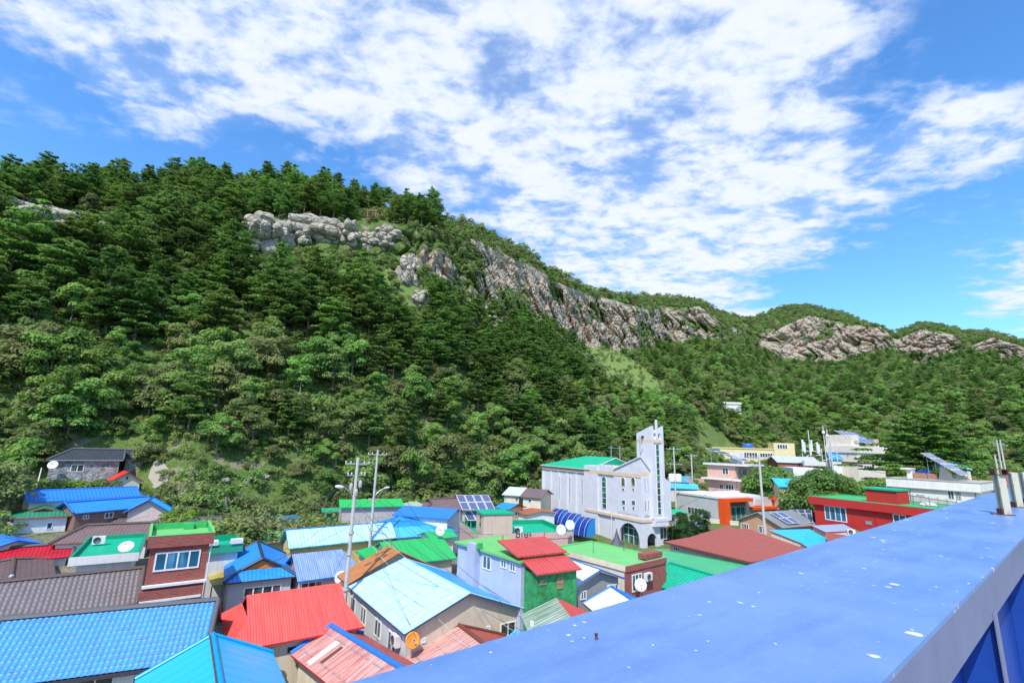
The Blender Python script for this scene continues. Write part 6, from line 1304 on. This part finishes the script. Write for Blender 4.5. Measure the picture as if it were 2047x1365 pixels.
for kind,cap_ in (('pine',295),('broad',290),('shrub',280)):
    L_=[c for c in cand if c[0]==kind]; L_.sort(key=lambda c:-(c[5]/c[10]) if 0<c[8]<2047 else 1)
    for c in L_[:cap_]: 
        z=(c[7]); plant(kind,c[1],(c[2],c[3],c[4]-.25),c[5],c[6],LAB[(kind,z)],LAB[(kind,z)].split(',')[0].replace(' a ',' ')[:60],rnd.uniform(.9,1.12))
    rest[kind]=L_[cap_:]
    print(kind,len(L_))
def scatter(name,kind,pts,label,cat,extra_scale=1.0):
    V_=KIND[kind][0]; me=bpy.data.meshes.new(name); n=len(pts); me.vertices.add(n); me.vertices.foreach_set('co',np.array([(c[2],c[3],c[4]-.25) for c in pts],np.float32).ravel())
    me.attributes.new('scl','FLOAT','POINT').data.foreach_set('value',np.array([c[5]*extra_scale for c in pts],np.float32)); me.attributes.new('rz','FLOAT','POINT').data.foreach_set('value',np.array([c[6] for c in pts],np.float32)); me.attributes.new('vi','INT','POINT').data.foreach_set('value',np.array([c[1] for c in pts],np.int32))
    o=bpy.data.objects.new(name,me); COL.objects.link(o); tag(o,label,cat,kind='stuff')
    ng=bpy.data.node_groups.new(name,'GeometryNodeTree'); ng.interface.new_socket('Geometry',in_out='INPUT',socket_type='NodeSocketGeometry'); ng.interface.new_socket('Geometry',in_out='OUTPUT',socket_type='NodeSocketGeometry')
    N=ng.nodes; Lk=ng.links; gi=N.new('NodeGroupInput'); go=N.new('NodeGroupOutput'); jn=N.new('GeometryNodeJoinGeometry')
    def at(nm,ty):
        a=N.new('GeometryNodeInputNamedAttribute'); a.data_type=ty; a.inputs[0].default_value=nm; return [s_ for s_ in a.outputs if s_.enabled and s_.name=='Attribute'][0]
    rz=N.new('ShaderNodeCombineXYZ'); Lk.new(at('rz','FLOAT'),rz.inputs[2]); vi=at('vi','INT'); sc_=at('scl','FLOAT')
    for k in range(len(V_)):
        src=bpy.data.objects.get(PROTO[(kind,k)]); oi=N.new('GeometryNodeObjectInfo'); oi.inputs[0].default_value=src; oi.transform_space='ORIGINAL'
        cp=N.new('FunctionNodeCompare'); cp.data_type='INT'; cp.operation='EQUAL'; ii=[s_ for s_ in cp.inputs if s_.enabled and s_.type=='INT']; Lk.new(vi,ii[0]); ii[1].default_value=k
        ip=N.new('GeometryNodeInstanceOnPoints'); Lk.new(gi.outputs[0],ip.inputs['Points']); Lk.new(cp.outputs[0],ip.inputs['Selection']); Lk.new(oi.outputs['Geometry'],ip.inputs['Instance']); Lk.new(rz.outputs[0],ip.inputs['Rotation']); Lk.new(sc_,ip.inputs['Scale']); Lk.new(ip.outputs[0],jn.inputs[0])
    Lk.new(jn.outputs[0],go.inputs[0]); md=o.modifiers.new('scatter','NODES'); md.node_group=ng; return o
PROTO={}
for o in list(COL.objects):
    if o.name.startswith('crown') and o.type=='MESH':
        for kind in KIND:
            for k,v in enumerate(KIND[kind][0]):
                if v[0]==o.data and (kind,k) not in PROTO: PROTO[(kind,k)]=o.name
if rest['pine']: scatter('far_pines','pine',rest['pine'],'distant mass of pines covering the far slopes','pine wood')
if rest['broad']: scatter('far_woodland','broad',rest['broad'],'distant mass of broadleaf trees covering the far slopes','woodland')
if rest['shrub']: scatter('ridge_scrub','shrub',rest['shrub'],'wind cut scrub mass on the ridges above the cliffs','scrub')
# undergrowth carpet: small shrubs filling the gaps on hillsides
und=[]; rnd=random.Random(9)
for (d0,d1,s,pr) in ((56,165,1.75,.85),(165,560,3.6,.8)):
    nx=int(d1/s)+1
    for i in range(-nx,nx):
        for j in range(0,nx):
            if rnd.random()>pr: continue
            x=(i+rnd.random())*s; y=(j+rnd.random())*s; d=math.hypot(x,y); az=math.atan2(x,y)
            if not(d0<=d<d1) or abs(az)>.95: continue
            ds,zs=prof(az); k=sum(d>=float(v) for v in ds)-1
            if k<1 or k>5: continue
            z=H(x,y); q=proj((x,y,z))
            if q is None or q[0]<-100 or q[0]>2150: continue
            px,py=q
            if k==4 and px>810:
                x,y,d_,r_=cliffpt(az,d,z,(d-float(ds[4]))/(float(ds[5])-float(ds[4])),px)
                if r_>.40 and rnd.random()<.93: continue
                z+=.3
            if k==1 and (px<300 or px>1250) and d<float(ds[1]+(ds[2]-ds[1])*.6): continue
            if k<=2 and inbld(x,y,.9): continue
            if inpoly(px,py,TERRA) and rnd.random()<.3: continue
            if inpoly(px,py,GRASS) and rnd.random()<.2: continue
            if any(abs(px-o[0])<o[2] and o[1]-o[3]-10<py<o[1]+o[3]+12 for o in OUT): continue
            und.append(('shrub',rnd.randrange(4),x,y,z,rnd.uniform(.6,1.25)*(1.0 if d<165 else 1.7)*(.45 if inpoly(px,py,GRASS) else 1),rnd.uniform(0,6.28)))
print('und',len(und)); scatter('undergrowth','shrub',und,'low leafy undergrowth covering the hillsides between the trees','undergrowth')
# rock outcrops and boulders
m=newmat('boulder'); t=NT(m); g=t.n('ShaderNodeTexCoord').outputs['Object']; n1=t.noise(g,.45,6,.65); n2=t.noise(g,2.6,5,.7)
cr=t.n('ShaderNodeTexVoronoi',{'Vector':t.n('ShaderNodeVectorMath',{0:t.mapv(g,(.5,.5,.8)),1:t.n('ShaderNodeTexNoise',{'Vector':g,'Scale':.5}).outputs['Color']},operation='ADD').outputs[0],'Scale':.8},feature='DISTANCE_TO_EDGE').outputs['Distance']
c=t.mix(t.ramp(n1,.35,.65),(.33,.28,.22),(.52,.46,.37)); c=t.mix(t.ramp(n2,.5,.75),c,(.20,.18,.16)); c=t.mix(t.math('MULTIPLY',t.ramp(cr,.045,0),.8),c,(.08,.07,.06)); finish(t,c,.92,t.math('ADD',t.ramp(cr,0,.12),t.math('MULTIPLY',n2,.6)),.25,.9); BOU=m
def rock(name,label,cat,c,rx,ry,rz_,seed,group=None,lift=.2,sub=5):
    bm=bpy.data.meshes.new(name); import bmesh as bmm; B_=bmm.new(); bmm.ops.create_icosphere(B_,subdivisions=sub,radius=1)
    o_=Vector((seed*3.1,seed*1.7,seed*.9))
    for v in B_.verts:
        p=v.co.copy(); vd=noise.voronoi(p*1.25+o_)[0]; v2=noise.voronoi(p*3.1+o_)[0]; f=1+.62*(vd[0]-.45)*-1.2+.12*(.4-v2[0])+.22*noise.noise(p*1.3+o_)
        f+=-.16*max(0,.10-(vd[1]-vd[0]))/.10
        v.co=Vector((p.x*rx*f,p.y*ry*f,p.z*rz_*f))
    B_.to_mesh(bm); B_.free(); bm.materials.append(BOU); o=bpy.data.objects.new(name,bm); COL.objects.link(o); o.location=(float(c[0]),float(c[1]),float(c[2])+lift*rz_); o.rotation_euler=(0,0,seed); return tag(o,label,cat,group)
OL=['broad pale granite slab under the crest pines, far left','granite slab at the left picture edge under the crest pines','small pale slab right of the broad granite slab','big dark fissured outcrop in the middle of the left hill','small block left of the fissured outcrop','tall block right of the fissured outcrop','wide pale rock ledge below the crest','broken rock right of the wide pale ledge','low rock between the outcrop and pale ledge','pale block below the lookout','rightmost pale block below the lookout','upright pale rock at the start of the cliffs','rock beneath the wooden lookout','tiny pale rock below the broad granite slab','second tiny pale rock below the broad granite slab','rock low on the edge of the first cliff','lowest rock left of the big cliff','rock just above the lowest cliff side rock']
for i,(px,py,hw,hh_,dep) in enumerate(OUT):
    g=PG(px,py+hh_*.5); d=float(np.linalg.norm(g-CAM)); k=d/(F*math.sqrt(1+((px-CX)/F)**2)); fx=1/math.sqrt(1+((px-CX)/F)**2)
    rock('rock_outcrop',OL[i],'rock',g,hw*k*fx*1.05,dep*1.2,hh_*k*1.15,i+1,'rock outcrops of the left hill',.35)
BL2=[(372,1000,17,'round grey boulder with the thin pole beside it on the terrace'),(345,1012,7,'small boulder left of the round grey boulder'),(5,1003,22,'big grey boulder at the left picture edge'),(425,955,10,'pale flat stone on the rocky terrace'),(452,962,9,'stone right of the pale flat stone on the terrace'),(490,968,8,'stone in the middle of the rocky terrace'),(530,955,8,'stone at the right end of the terrace'),(405,868,14,'shadowed boulder left of the wooden deck'),(8,868,11,'pale boulder high at the left picture edge'),(398,972,9,'boulder between the round boulder and the bushes'),(500,1008,12,'half hidden pale boulder above the bushes'),(15,1055,12,'rubble block by the wall at the left edge'),(12,1038,10,'upper rubble block at the left edge')]
for i,(px,py,rp,lab) in enumerate(BL2):
    g=PG(px,py); d=float(np.linalg.norm(g-CAM)); k=d/(F*math.sqrt(1+((px-CX)/F)**2))*.85; rock('boulder',lab,'boulder',g,rp*k*1.15,rp*k,rp*k*.8,20+i,'boulders on the terrace',.35,4)
# bare earth patch stones
# ---- singled out trees and bushes
def near(px,py,dist):
    p=PD(px,py,dist); return (p[0],p[1],H(p[0],p[1])-.2)
_fp=FP; FP=foliage('big_pine_needles',(.08,.19,.035),(.30,.48,.08),(.2,.3,.08),.0); mb_,lb_=pine(900,15.0,8.6,base=.10,whorls=17,leaf=.36,per=85); FP=_fp; KIND['bigpine']=([(mb_,lb_)],[limb_mesh(lb_,BARK,'trunk')],'pine_tree','pine tree','trunk')
p=near(1862,940,128); r=plant('bigpine',0,(p[0],p[1],p[2]-.6),1.12,1.0,'huge spreading dark pine towering behind the white flat building',None)
mb_,lb_=broad(901,8.5,7.2,34,330,.30,FB,low=.14); KIND['bigtree']=([(mb_,lb_)],[limb_mesh(lb_,BARK2,'trunk')],'broadleaf_tree','tree','trunk')
p=near(1672,985,99); plant('bigtree',0,(p[0],p[1],p[2]),.95,0,'large round dense green tree left of the red building',None)
p=near(1560,975,108); mb_,lb_=broad(903,7.5,6.0,24,330,.28,FP,low=.40); KIND['flattree']=([(mb_,lb_)],[limb_mesh(lb_,BARK2,'trunk')],'broadleaf_tree','tree','trunk'); plant('flattree',0,p,.98,0,'dark spreading tree with a flat lopsided crown behind the grey hall',None)
p=near(1768,978,112); plant('bigtree',0,p,.62,2.0,'low dark tree between the round tree and white flat building',None)
mb_,lb_=broad(904,3.2,1.7,16,420,.11,foliage('topiary',(.02,.075,.02),(.05,.15,.035),(.04,.12,.03),.3),low=.1); KIND['topiary']=([(mb_,lb_)],[limb_mesh(lb_,BARK2,'stem')],'clipped_bush','bush','stem')
for (px,py,d,s,lab) in ((1380,1078,80,1.15,'tall clipped round bush right of the church'),(1404,1062,84,1.0,'clipped bush just behind the tall clipped bush'),(1352,1085,78,1.05,'lower left clipped bush beside the church base'),(1366,1090,76,.85,'smallest clipped bush in front of the others')): plant('topiary',0,near(px,py,d),s,px*.1,lab,None)
SP=[(1196,1092,58,1.2,'shrub'),(1216,1096,58,1.0,'shrub'),(1163,1090,60,1.1,'shrub'),(1178,1088,62,1.0,'shrub'),(283,925,84,.6,'broad'),(60,975,77,1.0,'shrub'),(90,972,77,1.2,'shrub'),(120,970,77,1.2,'shrub'),(150,970,76,1.1,'yshrub'),(180,968,76,1.2,'yshrub'),(205,966,77,1.2,'shrub'),(160,900,90,1.1,'broad'),(205,895,92,1.2,'broad'),(245,890,93,1.0,'broad'),(285,890,91,1.1,'broad'),(125,905,89,1.2,'broad'),(320,900,90,1.0,'broad'),(300,920,86,.8,'broad'),(90,905,90,1.2,'broad'),(345,905,88,1.8,'shrub'),(60,930,86,.9,'broad'),(490,1045,60,1.9,'shrub'),(525,1040,61,2.1,'shrub'),(455,1035,60,1.8,'shrub'),(550,1045,62,1.6,'shrub'),(430,1020,58,1.6,'shrub'),(640,1030,65,1.7,'shrub'),(672,1030,64,1.6,'shrub'),(700,1030,64,1.5,'shrub'),(620,1030,64,1.6,'shrub'),(345,1000,60,1.5,'shrub'),(360,985,62,1.4,'yshrub'),(400,1005,58,1.4,'shrub'),(320,1005,61,1.2,'shrub'),(610,1012,62,1.5,'shrub'),(1025,975,98,1.3,'broad'),(960,985,92,1.1,'broad'),(1055,968,104,1.1,'broad'),(10,960,75,1.0,'broad'),(-20,985,70,1.0,'broad'),(20,985,66,1.2,'shrub')]
mb_,lb_=broad(905,1.9,1.6,10,190,.15,FY,low=.05); KIND['yshrub']=([(mb_,lb_)],[limb_mesh(lb_,BARK2,'stem')],'shrub','shrub','stem')
SL={'shrub':'leafy green shrub close behind the village houses','yshrub':'bright yellow green shrub close behind the village houses','broad':'leafy tree standing right behind the village houses'}
for i,(px,py,d,s,k) in enumerate(SP): plant(k,i%(len(KIND[k][0])),near(px,py,d),s,i*1.3,SL[k],SL[k][:50])
# ---------------------------------------------------------------- camera
cd=bpy.data.cameras.new('camera'); cd.sensor_width=36; cd.lens=950/2047*36; cd.clip_end=6000; cd.clip_start=.02
co=bpy.data.objects.new('camera',cd); COL.objects.link(co)
Mx=Matrix([[*RM[0],0],[*RM[1],0],[*RM[2],CAMZ],[0,0,0,1]]); co.matrix_world=Mx; sc.camera=co
sc.view_settings.view_transform='Standard'; sc.view_settings.look='None'; sc.view_settings.gamma=1; sc.view_settings.exposure=.50
